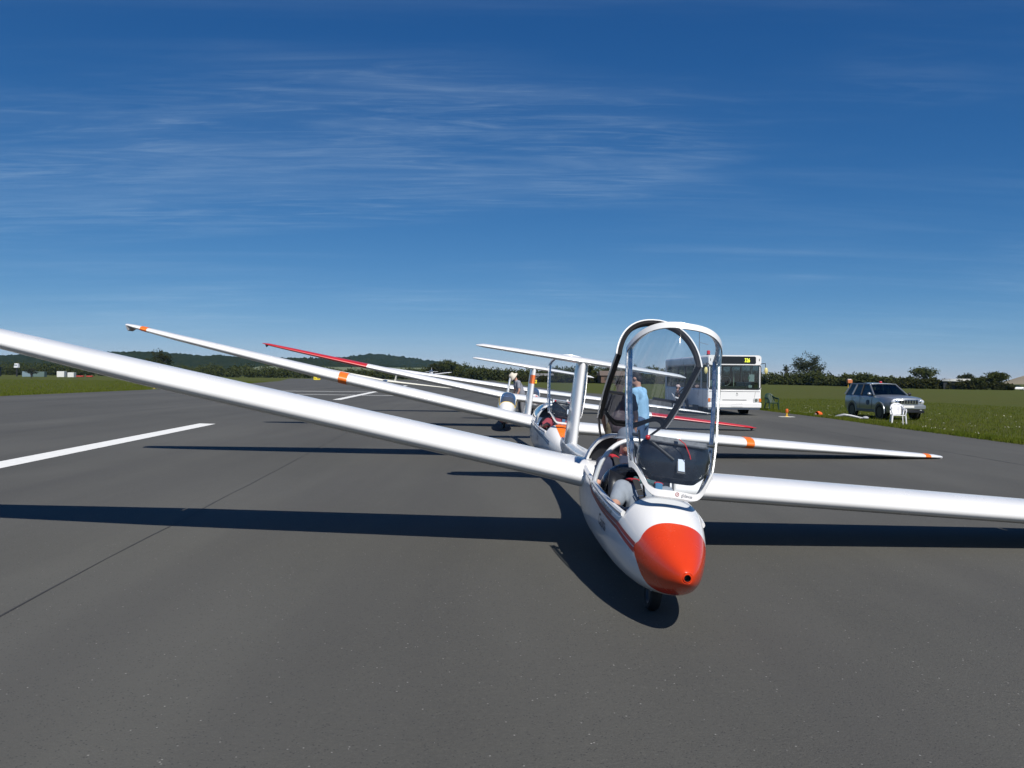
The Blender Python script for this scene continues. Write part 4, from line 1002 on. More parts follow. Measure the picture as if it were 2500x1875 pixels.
def cap_hat(m):
    def f(root, c, M):
        T = Matrix.Translation(c) @ M.to_4x4()
        h = MB().lathe([(.098, .035), (.099, .06), (.092, .095), (.070, .125), (.03, .142), (.001, .145)], 24, T @ Matrix.Translation((0, .008, 0)) @ Matrix.Diagonal((.92, 1.08, 1, 1))).build('cap', m, root)
        P = [[T @ Vector((r * math.sin(a) * .95, -r * math.cos(a) * 1.05, .045 - (r - .09) * .45)) for a in np.linspace(R(-65), R(65), 13)] for r in (.09, .12, .155, .165)]
        o = MB().grid(P).build('peak', m, h); o.modifiers.new('t', 'SOLIDIFY').thickness = .006
    return f
def bucket_hat(m, brim=.05, k=1.0):
    def f(root, c, M):
        T = Matrix.Translation(c) @ M.to_4x4()
        o = MB().lathe([(.001, .155), (.06, .150), (.084, .135), (.094, .06), (.100, .045), (.105 + brim * .5, .02), (.108 + brim, -.015)], 28, T @ Matrix.Diagonal((.95 * k, 1.08 * k, k, 1))).build('hat', m, root)
        o.modifiers.new('t', 'SOLIDIFY').thickness = .006
    return f
def standing(lean=0.0, arms=None, legs=.10, h=1.76, head_pitch=0.0, step=0.0):
    k = h / 1.76; sl, cl_ = math.sin(lean), math.cos(lean); pz = .96 * k
    def tor(x, y, z): z -= .96; return Vector((x * k, (y * cl_ - z * sl) * k, pz + (z * cl_ + y * sl) * k))     # lean forward = towards -y
    J = dict(pelvis=tor(0, 0, .98), chest=tor(0, .01, 1.30), neck=tor(0, .01, 1.50), head=tor(0, -.025, 1.645))
    J['headM'] = Matrix.Rotation(lean + head_pitch, 3, 'X')
    for s, x in (('L', -1), ('R', 1)):
        J['sho' + s] = tor(x * .185, .01, 1.42)
        e, w, hn = arms[s] if arms and s in arms else ((x * .24, .03, 1.13), (x * .25, -.05, .88), (x * .25, -.08, .79))
        J['elb' + s], J['wri' + s], J['hnd' + s] = tor(*e), tor(*w), tor(*hn)
        J['hip' + s] = Vector((x * .095 * k, 0, .92 * k)); J['kne' + s] = Vector((x * (.095 + legs * .3), -.02 - step * x * .1, .50 * k)); J['ank' + s] = Vector((x * (.10 + legs * .6), .04 - step * x * .22, .085)); J['toe' + s] = Vector((x * (.12 + legs * .6), -.12 - step * x * .22, .042))
    return J
def seated(seat, back=R(25), knee_up=.10, leg=.45, arms=None, h=1.0, head_fwd=.04):
    """seat: hip point; torso leans back (towards +y) by back; legs reach forward (-y)"""
    s0 = V3(seat); sb, cb = math.sin(back), math.cos(back)
    tor = lambda x, y, z: s0 + Vector((x, y * cb + z * sb, z * cb - y * sb))
    J = dict(pelvis=tor(0, 0, .06), chest=tor(0, -.01, .37), neck=tor(0, -.01, .56), head=tor(0, -.03 - head_fwd, .70))
    J['headM'] = Matrix.Rotation(-back * .35, 3, 'X')
    for s, x in (('L', -1), ('R', 1)):
        J['sho' + s] = tor(x * .18, 0, .48)
        e, w, hn = arms[s] if arms and s in arms else ((x * .25, -.05, .22), (x * .16, -.28, .16), (x * .14, -.36, .16))
        J['elb' + s], J['wri' + s], J['hnd' + s] = tor(*e), tor(*w), tor(*hn)
        J['hip' + s] = s0 + Vector((x * .10, -.04, .02)); J['kne' + s] = s0 + Vector((x * .13, -.42, knee_up)); J['ank' + s] = s0 + Vector((x * .12, -.42 - leg * .75, knee_up - leg * .62)); J['toe' + s] = s0 + Vector((x * .12, -.42 - leg * .75 - .12, knee_up - leg * .62 + .05))
    return J
GREYT = mat('grey_tshirt', (.27, .30, .34), .9, var=.10, vscale=20, bump=.3, bscale=25)
GREYTR = mat('grey_trousers', (.16, .165, .18), .9, var=.12, vscale=20, bump=.3, bscale=25)
NAVY = mat('navy_cloth', (.022, .03, .06), .9, var=.15, vscale=15, bump=.25, bscale=25)
BLUESH = mat('sky_blue_shirt', (.28, .50, .72), .9, var=.08, vscale=14, bump=.4, bscale=14)
JEANS = mat('blue_jeans', (.035, .075, .16), .9, var=.2, vscale=20, bump=.3, bscale=30)
PURPLE = mat('dark_mauve_shirt', (.055, .045, .06), .9, var=.12, vscale=14, bump=.4, bscale=14)
KHAKI = mat('khaki_trousers', (.11, .095, .065), .9, var=.25, vscale=16, bump=.6, bscale=16)
CREAM = mat('cream_cotton', (.62, .57, .48), .9, var=.06, vscale=20)
WHITEC = mat('white_cotton', (.72, .72, .78), .9, var=.04)
STRAPB = mat('blue_webbing', (.05, .17, .30), .8, var=.1, vscale=40)
STRAPR = mat('red_padding', (.50, .02, .035), .8, var=.1, vscale=40)
STRAPK = mat('black_webbing', (.02, .02, .022), .8)
HAIRD = mat('dark_hair', (.015, .012, .011), .7, var=.3, vscale=60)
HAIRG = mat('grey_hair', (.30, .29, .28), .8, var=.2, vscale=60)
def harness(root, J, M):
    c, n, p = V3(J['chest']), V3(J['neck']), V3(J['pelvis']); f = (V3(J['shoR']) - V3(J['shoL'])).cross(n - p).normalized()
    if f.y > 0: f = -f
    hub = p.lerp(c, .35) + f * .165
    for s, x in (('L', -1), ('R', 1)):
        sh = V3(J['sho' + s]).lerp(n, .42); top = sh + Vector((0, .02, .055)); mid = c.lerp(V3(J['sho' + s]), .45) + f * .155
        MB().tube([top + Vector((0, .10, -.02)), top, top.lerp(mid, .35) + f * .045], .036, 8, flat=(.35, 1)).build('shoulder_pad', STRAPR, root)
        MB().tube([top.lerp(mid, .35) + f * .047, mid, mid.lerp(hub, .5) + f * .012, hub], .028, 8, flat=(.18, 1)).build('shoulder_strap', STRAPK if x < 0 else STRAPB, root)
        q = mid.lerp(hub, .18) + f * .012; ax = (hub - mid).normalized(); w = ax.cross(f).normalized()
        MB().tube([q + ax * .028 + w * .034, q + ax * .028 - w * .034, q - ax * .028 - w * .034, q - ax * .028 + w * .034], .0065, 6, closed=True).build('buckle', CHROME, root)
        MB().tube([hub, p + Vector((x * .13, 0, .0)) + f * .12, p + Vector((x * .17, .06, -.04))], .026, 8, flat=(.18, 1)).build('lap_strap', STRAPB, root)
    MB().lathe([(.001, .012), (.035, .010), (.038, -.008)], 16, Matrix.Translation(hub + f * .008) @ f.to_track_quat('Z', 'Y').to_matrix().to_4x4()).build('harness_hub', STRAPR, root)
def scarf(root, J, M):
    n = V3(J['neck']); MB().tube([n + Vector((.075 * math.cos(a), .07 * math.sin(a) - .01, .015 + .01 * math.sin(3 * a))) for a in np.linspace(0, 2 * math.pi, 18, endpoint=False)], .022, 8, closed=True).build('neck_scarf', mat('teal_scarf', (.06, .13, .14), .9, var=.6, vscale=40), root); harness(root, J, M)
def sunglasses(root, c, M):
    g = lambda p: V3(c) + M @ Vector(p)
    MB().ball(g((-.032, -.098, .018)), (.027, .012, .020), 10, M).ball(g((.032, -.098, .018)), (.027, .012, .020), 10, M).tube([g((-.08, 0, .02)), g((-.058, -.085, .022)), g((.058, -.085, .022)), g((.08, 0, .02))], .004, 5).build('sunglasses', BLACK, root)
def in_glider(o, g):
    """sit a person in a parked glider: same lean and heading as the aircraft"""
    M = Matrix.Translation(g.location) @ g.rotation_euler.to_matrix().to_4x4()
    o.location = M @ Vector(o.location); o.rotation_euler = g.rotation_euler
ga = lambda x, s, z: (x, s - S0A, z)
# front seat of the orange-nosed glider
arms = {'L': ((-.265, -.10, .245), (-.215, -.30, .125), (-.19, -.38, .09)), 'R': ((.26, -.06, .20), (.14, -.28, .10), (.08, -.35, .10))}
p = person('seated person in grey T-shirt, white hat and red-padded harness in orange-nosed glider', seated((0, 0, 0), R(36), .17, .30, arms), GREYT, GREYTR, ga(.0, 1.32, .345), voxel=.011, hat=bucket_hat(WHITEC, .035, .98), extras=scarf, curl=.8)
in_glider(p, g1)
cap2 = cap_hat(mat('blue_grey_cap', (.13, .16, .21), .9, var=.1, vscale=30))
p = person('seated person in dark shirt, grey cap and sunglasses in rear of orange-nosed glider', seated((0, 0, 0), R(26), .16, .30), NAVY, NAVY, ga(0, 2.42, .40), voxel=.011, hat=lambda r, c, M: (cap2(r, c, M), sunglasses(r, c, M)), extras=harness)
in_glider(p, g1)
arms = {'L': ((-.33, -.10, .26), (-.28, -.30, .22), (-.22, -.38, .22)), 'R': ((.26, -.06, .20), (.10, -.30, .20), (.02, -.35, .20))}
p = person('seated person in red top and pink cap with bare forearms in orange-banded glider', seated((0, 0, 0), R(34), .17, .30, arms), mat('dull_red_cloth', (.30, .05, .07), .9, var=.15), NAVY, ga(0, 1.28, .40), hat=bucket_hat(mat('pink_cotton', (.60, .40, .42), .9, var=.08, vscale=30), .03, .98), extras=harness, curl=.9)
in_glider(p, g2)
# standing by the tails
arms = {'L': ((-.22, .02, 1.13), (-.20, -.16, .93), (-.19, -.22, .86)), 'R': ((.23, .0, 1.14), (.16, -.20, 1.0), (.10, -.26, .98))}
person('person in light blue shirt and jeans standing with dark hair, back half turned', standing(R(7), arms, .12, 1.76, R(14)), BLUESH, JEANS, (2.14, 13.6, 0), (0, 0, R(-118)), hair=HAIRD, voxel=.013)
arms = {'L': ((-.27, -.06, 1.16), (-.25, -.24, .95), (-.22, -.31, .90)), 'R': ((.26, -.06, 1.15), (.22, -.25, .95), (.18, -.33, .92))}
person('person in dark mauve shirt and khaki trousers leaning forward beside the raised canopy', standing(R(22), arms, .14, 1.70, R(40)), PURPLE, KHAKI, (1.62, 12.5, 0), (0, 0, R(168)), hair=HAIRD, voxel=.013, bulk=1.12)
arms = {'L': ((-.24, -.10, 1.16), (-.20, -.30, .98), (-.17, -.38, .95)), 'R': ((.24, -.10, 1.16), (.18, -.30, .96), (.15, -.38, .93))}
person('person in cream bucket hat and grey shirt stooping behind the red-tipped glider', standing(R(24), arms, .12, 1.84, R(30)), mat('pale_grey_shirt', (.24, .25, .29), .9, var=.08, vscale=14, bump=.4, bscale=14), GREYTR, (.36, 30.2, 0), (0, 0, R(-72)), hat=bucket_hat(CREAM, .05, 1.12), hair=HAIRG, voxel=.016)
# ------------------------------------------------------------------ plastic chairs
def make_chair(label, loc, rz, m, fan=False, group=None):
    t = thing('plastic_chair', label, 'chair', loc, (0, 0, rz), group)
    seat = [[Vector((x * (.235 - .02 * v), -.24 + .44 * v, .42 - .02 * v + .018 * x * x * 4 * .3)) for x in np.linspace(-1, 1, 7)] for v in np.linspace(0, 1, 6)]
    o = MB().grid(seat).build('seat', m, t); o.modifiers.new('t', 'SOLIDIFY').thickness = .016
    MB().tube([(-.24, -.24, .415), (-.1, -.262, .412), (.1, -.262, .412), (.24, -.24, .415)], .020, 6).build('seat_rim', m, t)
    for sx in (-1, 1):
        MB().tube([(sx * .25, -.24, .41), (sx * .285, -.275, 0.0)], [.048, .034], 6, flat=(1, .6)).build('front_leg', m, t)
        MB().tube([(sx * .22, .20, .42), (sx * .27, .30, 0.0)], [.044, .034], 6, flat=(1, .6)).build('rear_leg', m, t)
        MB().tube([(sx * .25, -.24, .41), (sx * .285, -.25, .58), (sx * .29, -.20, .645), (sx * .29, .0, .655), (sx * .26, .17, .70), (sx * .20, .26, .80)], [.042, .040, .042, .046, .042, .034], 8, flat=(.6, 1)).build('arm_rest', m, t)
    def bp(x, z): return Vector((x, .20 + (z - .42) * .30 - .05 * (x / .25) ** 2, z))
    top = [(-.235, .44), (-.255, .60), (-.24, .74), (-.18, .84), (-.09, .885), (0, .895), (.09, .885), (.18, .84), (.24, .74), (.255, .60), (.235, .44)]
    MB().tube([bp(x, z) for x, z in top], .034, 8, flat=(.6, 1)).build('back_frame', m, t)
    n = 7
    for i in range(n):
        u = (i - (n - 1) / 2) / ((n - 1) / 2); x0 = u * (.135 if fan else .15); x1 = u * (.215 if fan else .16); zt = .885 - .11 * u * u
        MB().tube([bp(x0, .43), bp((x0 + x1) / 2, .65), bp(x1, zt)], .024, 6, flat=(.5, 1)).build('back_slat', m, t)
    return t
PWHITE = mat('white_plastic', (.74, .74, .76), .4, var=.03)
PGREEN = mat('dark_green_plastic', (.012, .040, .030), .4)
make_chair('white plastic armchair on the grass in front of the silver car', (16.42, 35.0, ground_z(16.42, 35.0)), R(-14), PWHITE)
make_chair('dark green plastic armchair on the grass beside the bus', (13.75, 43.6, ground_z(13.75, 43.6)), R(12), PGREEN, fan=True)
make_chair('white plastic armchair with someone seated by the side of the bus', (8.35, 41.2, 0), R(80), PWHITE)
arms = {'L': ((-.27, -.06, .24), (-.22, -.26, .10), (-.18, -.34, .10)), 'R': ((.27, -.06, .24), (.20, -.28, .14), (.14, -.35, .12))}
J = seated((0, 0, 0), R(8), .02, .45, arms)
for s in 'LR':
    J['ank' + s] = Vector((J['kne' + s].x, -.44, -.36)); J['toe' + s] = Vector((J['kne' + s].x, -.58, -.40))
person('seated person in dark top with pinkish cap on white chair by the bus', J, mat('black_red_top', (.06, .025, .03), .9, var=.5, vscale=9), GREYTR, (8.35, 41.2, .50), (0, 0, R(80)), hat=cap_hat(mat('pale_pink_cap', (.55, .42, .42), .9)), hair=HAIRD, voxel=.018)

# ------------------------------------------------------------------ things on the verge
OR = mat('marker_orange', (.62, .13, .02), .45, var=.15, vscale=20); YP = mat('marker_yellow', (.65, .40, .03), .5, var=.15, vscale=20)
CONC = mat('pale_concrete', (.50, .49, .45), .85, var=.1, vscale=6)
def runway_light(loc, label):
    t = thing('runway_light', label, 'runway light', loc)
    MB().lathe([(.30, 0.006), (.31, .018), (.22, .034), (.001, .036)], 24, Matrix.Diagonal((1.2, .9, 1, 1))).build('base_plate', CONC, t)
    MB().lathe([(.10, .034), (.09, .05), (.035, .06), (.032, .19), (.055, .20)], 16).build('stem', YP, t)
    MB().lathe([(.05, .20), (.062, .22), (.068, .29), (.060, .345), (.04, .365), (.001, .368)], 18).build('lamp_head', OR, t)
runway_light((12.0, 35.9, 0.0), 'orange and yellow runway edge light on pale base beside the bus')
runway_light((-37.6, 86.5, 0.0), 'orange and yellow runway edge light at the far grass corner')
t = thing('folded_windsock', 'bright orange fabric bundle with white ring lying on the grass verge', 'windsock', (14.05, 37.6, ground_z(14.05, 37.6)), (0, 0, R(25)))
P = []
for i, (y, r) in enumerate(((-.02, .17), (.05, .19), (.18, .185), (.30, .15), (.40, .10), (.44, .03))):
    P.append([Vector((y - .2, r * (1 + .12 * math.sin(5 * a + i)) * math.cos(a), .17 + r * (1 + .1 * math.sin(4 * a - i)) * math.sin(a))) for a in np.linspace(0, 2 * math.pi, 24, endpoint=False)])
mb = MB(); mb.grid(P, cv=True); o = mb.build('fabric', mat('windsock_orange', (.78, .12, .02), .8, var=.2, vscale=9, bump=.6, bscale=14), t); o.modifiers.new('t', 'SOLIDIFY').thickness = .006
MB().tube([Vector((-.36, .08 * math.cos(a), .12 + .08 * math.sin(a))) for a in np.linspace(0, 2 * math.pi, 18, endpoint=False)], .014, 6, closed=True).build('hoop', PWHITE, t)
MB().tube([(-.36, .0, .20), (-.22, 0, .20)], .02, 6).build('sleeve', BLACK, t)
t.scale = (.66, .66, .66)
t = thing('tow_bar', 'grey bent metal tow-out bar lying on the grass beside the orange bundle', 'tow bar', (15.1, 36.9, ground_z(15.1, 36.9)), (0, 0, R(-6)))
GM = mat('weathered_alloy', (.33, .34, .36), .45, metal=.4, var=.2, vscale=8)
MB().tube([(-.75, .1, .03), (-.45, .06, .14), (-.20, .0, .20), (.10, -.03, .16), (.42, -.06, .09), (.60, -.05, .06)], [.035, .055, .06, .055, .05, .04], 10).build('bar', GM, t)
MB().tube([(-.20, .03, .21), (.20, .25, .10), (.55, .20, .04)], .03, 8).build('brace', GM, t)
MB().ball((.72, -.05, .08), (.14, .12, .075), 14).build('cradle', mat('pale_grey_rubber', (.36, .37, .40), .7), t)
MB().tube([(.50, -.05, .11), (.47, -.09, .03)], .03, 6).build('clamp', BLACK, t)
# yellow guidance signs
SY = mat('sign_yellow', (.78, .62, .03), .45)
def sign(loc, rz, txt, label):
    t = thing('taxiway_sign', label, 'sign', loc, (0, 0, rz))
    MB().box((0, 0, .75), (1.75, .16, .86)).build('board', SY, t, bevel=.02)
    for sx in (-1, 1): MB().tube([(sx * .6, 0, 0), (sx * .6, 0, .34)], .05, 8).build('leg', DKMETAL, t)
    left = txt[0] == '<'
    letters('lettering', 'NE', .56, lambda x, y: Vector(((.0 if left else -.72) + x, -.084, .56 + y)), INK, t, bold=.012)
    cx = -.48 if left else .48; s = -1 if left else 1
    MB().add([(cx - s * .22, -.084, .70), (cx + s * .02, -.084, .70), (cx + s * .02, -.084, .60), (cx + s * .24, -.084, .76), (cx + s * .02, -.084, .92), (cx + s * .02, -.084, .82), (cx - s * .22, -.084, .82)], [(0, 1, 2, 3, 4, 5, 6) if s > 0 else (6, 5, 4, 3, 2, 1, 0)], 0, False).build('arrow', INK, t, sharp=0)
sign((-52.6, 222, 0), R(6), '<NE', 'yellow taxiway sign with arrow before lettering on far grass')
sign((5.3, 205, ground_z(5.3, 205)), R(-3), 'NE>', 'yellow taxiway sign with arrow after lettering beside the grass field')
# approach aid on two legs far across the field
t = thing('navigation_marker', 'small orange box on two yellow legs standing in the far field', 'marker', (70.5, 172, ground_z(70.5, 172)))
for sx in (-1, 1): MB().tube([(sx * .27, 0, 0), (sx * .27, 0, 1.25)], .07, 6).build('leg', YP, t)
MB().box((0, 0, 1.6), (1.0, .8, .75)).build('box', mat('faded_orange', (.50, .16, .06), .5), t, bevel=.1)
MB().box((-.05, 0, 2.05), (.75, .5, .14)).build('lid', PWHITE, t, bevel=.04)
# ------------------------------------------------------------------ vegetation and far country
def leaf_mat(name, a, b_, c_, trans=.25):
    m = bpy.data.materials.new(name); m.use_nodes = True; nt = m.node_tree; nt.nodes.clear()
    o = nt.nodes.new('ShaderNodeOutputMaterial'); oc = nn(nt, 'ShaderNodeTexCoord').outputs['Object']
    n1 = nnoise(nt, oc, .22, 4, .6); n2 = nnoise(nt, oc, 1.6, 3, .6)
    col = nmix(nt, nmr(nt, n1, .35, .65, 0, 1), a, b_); col = nmix(nt, nmr(nt, n2, .45, .7, 0, .8), col, c_)
    d = nt.nodes.new('ShaderNodeBsdfDiffuse'); t = nt.nodes.new('ShaderNodeBsdfTranslucent'); mx = nt.nodes.new('ShaderNodeMixShader'); mx.inputs[0].default_value = trans
    nt.links.new(col, d.inputs[0]); nt.links.new(col, t.inputs[0]); nt.links.new(d.outputs[0], mx.inputs[1]); nt.links.new(t.outputs[0], mx.inputs[2]); nt.links.new(mx.outputs[0], o.inputs[0])
    return m
LEAF = leaf_mat('leaf_dark_green', (.042, .058, .018), (.068, .082, .026), (.096, .096, .034))
LEAF2 = leaf_mat('leaf_olive', (.040, .046, .016), (.062, .060, .022), (.030, .042, .014))
LEAF3 = leaf_mat('leaf_grey_green', (.040, .050, .026), (.060, .064, .034), (.030, .042, .018))
BARK = mat('bark', (.05, .042, .034), .9, var=.3, vscale=3)
def quads(name, C, size, m, parent=None, aspect=.6):
    """leaf faces: C (n,3) centres, random tilt"""
    n = len(C); a = RNG.normal(size=(n, 3)); a /= np.linalg.norm(a, axis=1)[:, None]; b_ = RNG.normal(size=(n, 3)); b_ -= a * (a * b_).sum(1)[:, None]; b_ /= np.linalg.norm(b_, axis=1)[:, None]
    s = size * RNG.uniform(.6, 1.4, (n, 1)); a = a * s * .5; b_ = b_ * s * .5 * aspect
    V = np.stack([C - a - b_, C + a - b_ * .4, C + a * 1.1 + b_ * .4, C - a * .3 + b_], 1).reshape(-1, 3)
    me = bpy.data.meshes.new(name); me.vertices.add(4 * n); me.vertices.foreach_set('co', V.astype(np.float32).ravel())
    me.loops.add(4 * n); me.loops.foreach_set('vertex_index', np.arange(4 * n, dtype=np.int32)); me.polygons.add(n); me.polygons.foreach_set('loop_start', np.arange(0, 4 * n, 4, dtype=np.int32))
    me.update(calc_edges=True); me.materials.append(m)
    o = bpy.data.objects.new(name, me); COL.objects.link(o)
    if parent is not None: o.parent = parent
    return o
def clump_points(c, r, n, shell=.55):
    d = RNG.normal(size=(n, 3)); d /= np.linalg.norm(d, axis=1)[:, None]
    rad = (shell + (1 - shell) * RNG.random((n, 1))) * (1 + .22 * np.sin(d[:, :1] * 7 + d[:, 2:] * 9 + c[0]) + RNG.normal(size=(n, 1)) * .06)
    return np.array(c) + d * rad * np.array(r)
def mass(name, line, m, leaf, per, hvar=.35, depth=3.0, label=None, cat=None):
    """thicket along a line: (x, y, height) knots"""
    pts = []; L = np.array(line); seg = np.linalg.norm(np.diff(L[:, :2], axis=0), axis=1); tot = seg.sum(); cum = np.concatenate([[0], np.cumsum(seg)]); q = 0
    while q < tot:
        x, y, h = [np.interp(q, cum, L[:, k]) for k in range(3)]; h *= random.uniform(1 - hvar, 1 + hvar * .6); r = max(h * .5, .8) * random.uniform(.8, 1.2)
        gz = ground_z(x, y); dy = random.uniform(-depth, depth)
        pts.append(clump_points((x, y + dy, gz + h * .52), (r * 1.1, r, h * .52), per)); 
        if random.random() < .7: pts.append(clump_points((x + random.uniform(-r, r), y - depth * .6 + random.uniform(-1, 1), gz + h * .25), (r * .9, r * .8, h * .28), per // 2))
        q += r * random.uniform(.55, .95)
    P = np.concatenate(pts); P = P[P[:, 2] > -.3]
    o = stuff(quads(name, P, leaf, m)); 
    if label: tag(o, label, cat)
    return o
def tree(label, x, y, h, w, m, n=2600, leaf=.5, trunk=.28, sparse=False, group=None, z0=None, dome=False):
    gz = ground_z(x, y) if z0 is None else z0
    t = thing('tree', label, 'tree', (x, y, gz), group=group)
    mb = MB(); base = .30 * h; tr = trunk * h / 10
    mb.tube([(0, 0, -.1), (.02 * h, 0, base * .6), (0, .01 * h, base), (-.01 * h, 0, h * .55)], [tr * 1.4, tr, tr * .85, tr * .35], 8)
    tips = []
    for k in range(13):
        a = k * 2.4 + random.uniform(-.3, .3); e = random.uniform(.25, 1.25); z1 = base * random.uniform(.8, 1.5); L = random.uniform(.62, .95)
        end = Vector((math.cos(a) * math.cos(e) * w * .52 * L * 1.15, math.sin(a) * math.cos(e) * w * .52 * L * 1.15, z1 + (h - z1) * math.sin(e) ** .8 * L))
        mid = Vector((end.x * .45, end.y * .45, z1 + (end.z - z1) * .45 + .02 * h))
        mb.tube([(0, 0, z1 * .9), mid, end], [tr * .55, tr * .3, tr * .08], 6); tips.append(end); tips.append(mid.lerp(end, .6))
        for q in range(2):
            e2 = mid.lerp(end, random.uniform(.2, .8)) + Vector((random.uniform(-1, 1), random.uniform(-1, 1), random.uniform(.1, 1))) * w * .14
            mb.tube([mid, e2], [tr * .2, tr * .05], 5); tips.append(e2)
    mb.build('trunk', BARK, t)
    C = []
    for tp in tips:
        r = w * random.uniform(.09, .17)
        C.append(clump_points(tp, (r * 1.15, r * 1.15, r * .8), n // len(tips), .25))
    if dome:
        Q = clump_points((0, 0, h * .50), (w * .50, w * .50, h * .50), n // 2, .86); C.append(Q[Q[:, 2] > h * .30])
    elif not sparse:
        C.append(clump_points((0, 0, h * .62), (w * .42, w * .42, h * .34), n // 2, .5))
    P = np.concatenate(C); P = P[P[:, 2] > h * .12]
    quads('crown', P, leaf, m, t)
    return t
# --- right-hand hedge and trees behind the car and bus
mass('hedge', [(60, 305, 4.2), (84, 296, 4.1), (96, 284, 4.2), (101, 262, 3.8), (102, 235, 3.3), (101, 214, 2.7), (103, 200, 2.1)], LEAF, .55, 420, .30, 3.0, 'dark mixed hedge running along the far side of the grass field', 'hedge')
mass('bushes', [(92, 200, 2.2), (99, 192, 2.2), (106, 186, 2.0), (110, 182, 1.4)], LEAF2, .45, 260, .3, 2.0, 'low olive bushes in front of the dark barn', 'bushes')
tree('broad open-crowned tree standing above the hedge behind the car', 106.5, 297, 11.0, 11.5, LEAF3, 2600, .46, dome=True)
tree('thin young tree beside the broad open-crowned one above the hedge', 98.5, 296, 8.0, 3.0, LEAF3, 420, .38, sparse=True)
tree('rounded bush-like tree rising over the hedge right of the car', 118, 236, 6.2, 7.5, LEAF, 1100, .45)
tree('rounded grey-green tree behind the barn roof', 116.5, 211, 3.9, 5.0, LEAF3, 900, .4)
tree('tall dark tree beside the barn and parked cars', 109.6, 186, 4.2, 5.6, LEAF, 1500, .38)
tree('shorter dark tree between barn and tall dark tree', 106.3, 187, 3.0, 3.8, LEAF, 800, .38)
# --- treeline behind the tails
mass('far_treeline', [(-40, 395, 6), (-28, 372, 6.6), (-22, 360, 6.6), (-10, 352, 5.2), (2, 345, 5.0), (14, 330, 5.2), (24, 300, 5.6), (40, 292, 6.2), (52, 290, 5.6), (64, 300, 5.0), (86, 305, 4.6)], LEAF, .62, 460, .28, 4.0, 'dark line of trees closing the far end of the runway', 'trees')
mass('roadside_hedge', [(-2, 318, 2.4), (12, 296, 2.5), (24, 276, 2.5), (38, 262, 2.5), (48, 262, 2.4)], LEAF2, .45, 240, .2, 1.2, 'low clipped hedge along the far edge of the right field', 'hedge')
tree('large dark rounded tree beside the flying tow plane', -27.5, 350, 8.6, 11, LEAF, 1900, .55)
tree('yellowish green rounded tree next to the large dark one', -32.5, 348, 7.4, 8, LEAF2, 1300, .55)
tree('tall slim tree showing past the fin of the first glider', 24.4, 268, 7.6, 5.2, LEAF, 900, .45)
tree('ragged tree above the far bungalow roof', 32.8, 272, 7.2, 6.2, LEAF3, 900, .45)
tree('pointed tree peeping over the roof end of the bus', 58.5, 300, 8.0, 5.0, LEAF, 700, .45)
# --- left side
mass('left_hedgerow', [(-330, 470, 7), (-250, 455, 6.5), (-185, 440, 6.5), (-150, 430, 6), (-110, 420, 5.2), (-80, 415, 4.6), (-55, 408, 4.6), (-40, 400, 6)], LEAF, .7, 330, .35, 5.0, 'ragged hedgerow in front of the wooded ridge', 'hedgerow')
tree('leafy upright tree standing alone before the wooded ridge', -128, 300, 10.2, 9.5, LEAF2, 1500, .5, sparse=True)
tree('short bushy tree left of the lone upright one', -146, 318, 7.4, 8, LEAF2, 1000, .5)
tree('small dark thorn bush on the open left grass', -132, 226, 2.9, 3.2, mat('leaf_black_green', (.016, .022, .012), .9), 420, .3, sparse=True)

# --- wooded hills: canopy relief built into the surface
def hill(name, x0, x1, y0, y1, prof, m, step, crown, amp):
    xs = np.arange(x0, x1, step); ys = np.linspace(y0, y1, 46); X, Y = np.meshgrid(xs, ys)
    px = 1250 + X / Y * 2010
    top = np.interp(1250 + X / y1 * 2010, [p[0] for p in prof], [p[1] for p in prof])     # ridge height in metres along the ridge
    t = (Y - y0) / (y1 - y0); Z = top * (3 * t ** 2 - 2 * t ** 3)
    for k in range(3):
        gx_, gy_ = np.floor(X / crown * (1 + k * .37) + k * 5.3), np.floor(Y / crown * (1 + k * .37) + k * 2.1)
        h = np.abs(np.sin(gx_ * 127.1 + gy_ * 311.7 + k) * 43758.5453) % 1.0
        fx, fy = X / crown * (1 + k * .37) + k * 5.3 - gx_ - .5, Y / crown * (1 + k * .37) + k * 2.1 - gy_ - .5
        Z += amp * (h * .9 + .3) * np.clip(1 - 3.2 * (fx ** 2 + fy ** 2), 0, 1) ** .6 * np.minimum(t * 8, 1) / 1.6
    mb = MB(); mb.grid([[(X[i, j], Y[i, j], Z[i, j] - .5) for j in range(X.shape[1])] for i in range(X.shape[0])])
    return struct(mb.build(name, m, sharp=0))
WOOD, nt, b = ntree('wooded_hillside')
oc = nn(nt, 'ShaderNodeTexCoord').outputs['Object']
c = nmix(nt, nmr(nt, nnoise(nt, oc, .05, 5, .65), .35, .65, 0, 1), (.013, .021, .009), (.027, .034, .013)); c = nmix(nt, nmr(nt, nnoise(nt, oc, .3, 3, .6), .5, .7, 0, .7), c, (.009, .014, .006))
nt.links.new(c, b.inputs['Base Color']); b.inputs['Roughness'].default_value = 1.0; b.inputs['Specular IOR Level'].default_value = 0.0
FIELD = mat('far_pale_field', (.13, .15, .075), .95, var=.12, vscale=.01)
DRY = mat('dry_stubble_hill', (.23, .19, .12), .95, var=.1, vscale=.03)
hz = lambda py, d, p=0: (908.5 + .0096 * p - py) / 2010 * d - 3.5
hill('wooded_ridge', -1300, -150, 1050, 1500, [(p, hz(q, 1500, p) + 1.65) for p, q in ((0, 872), (150, 868), (290, 862), (380, 861), (450, 868), (560, 872), (650, 876), (740, 876), (820, 882), (900, 890), (1000, 897), (1080, 903))], WOOD, 4.0, 10, 6.0)
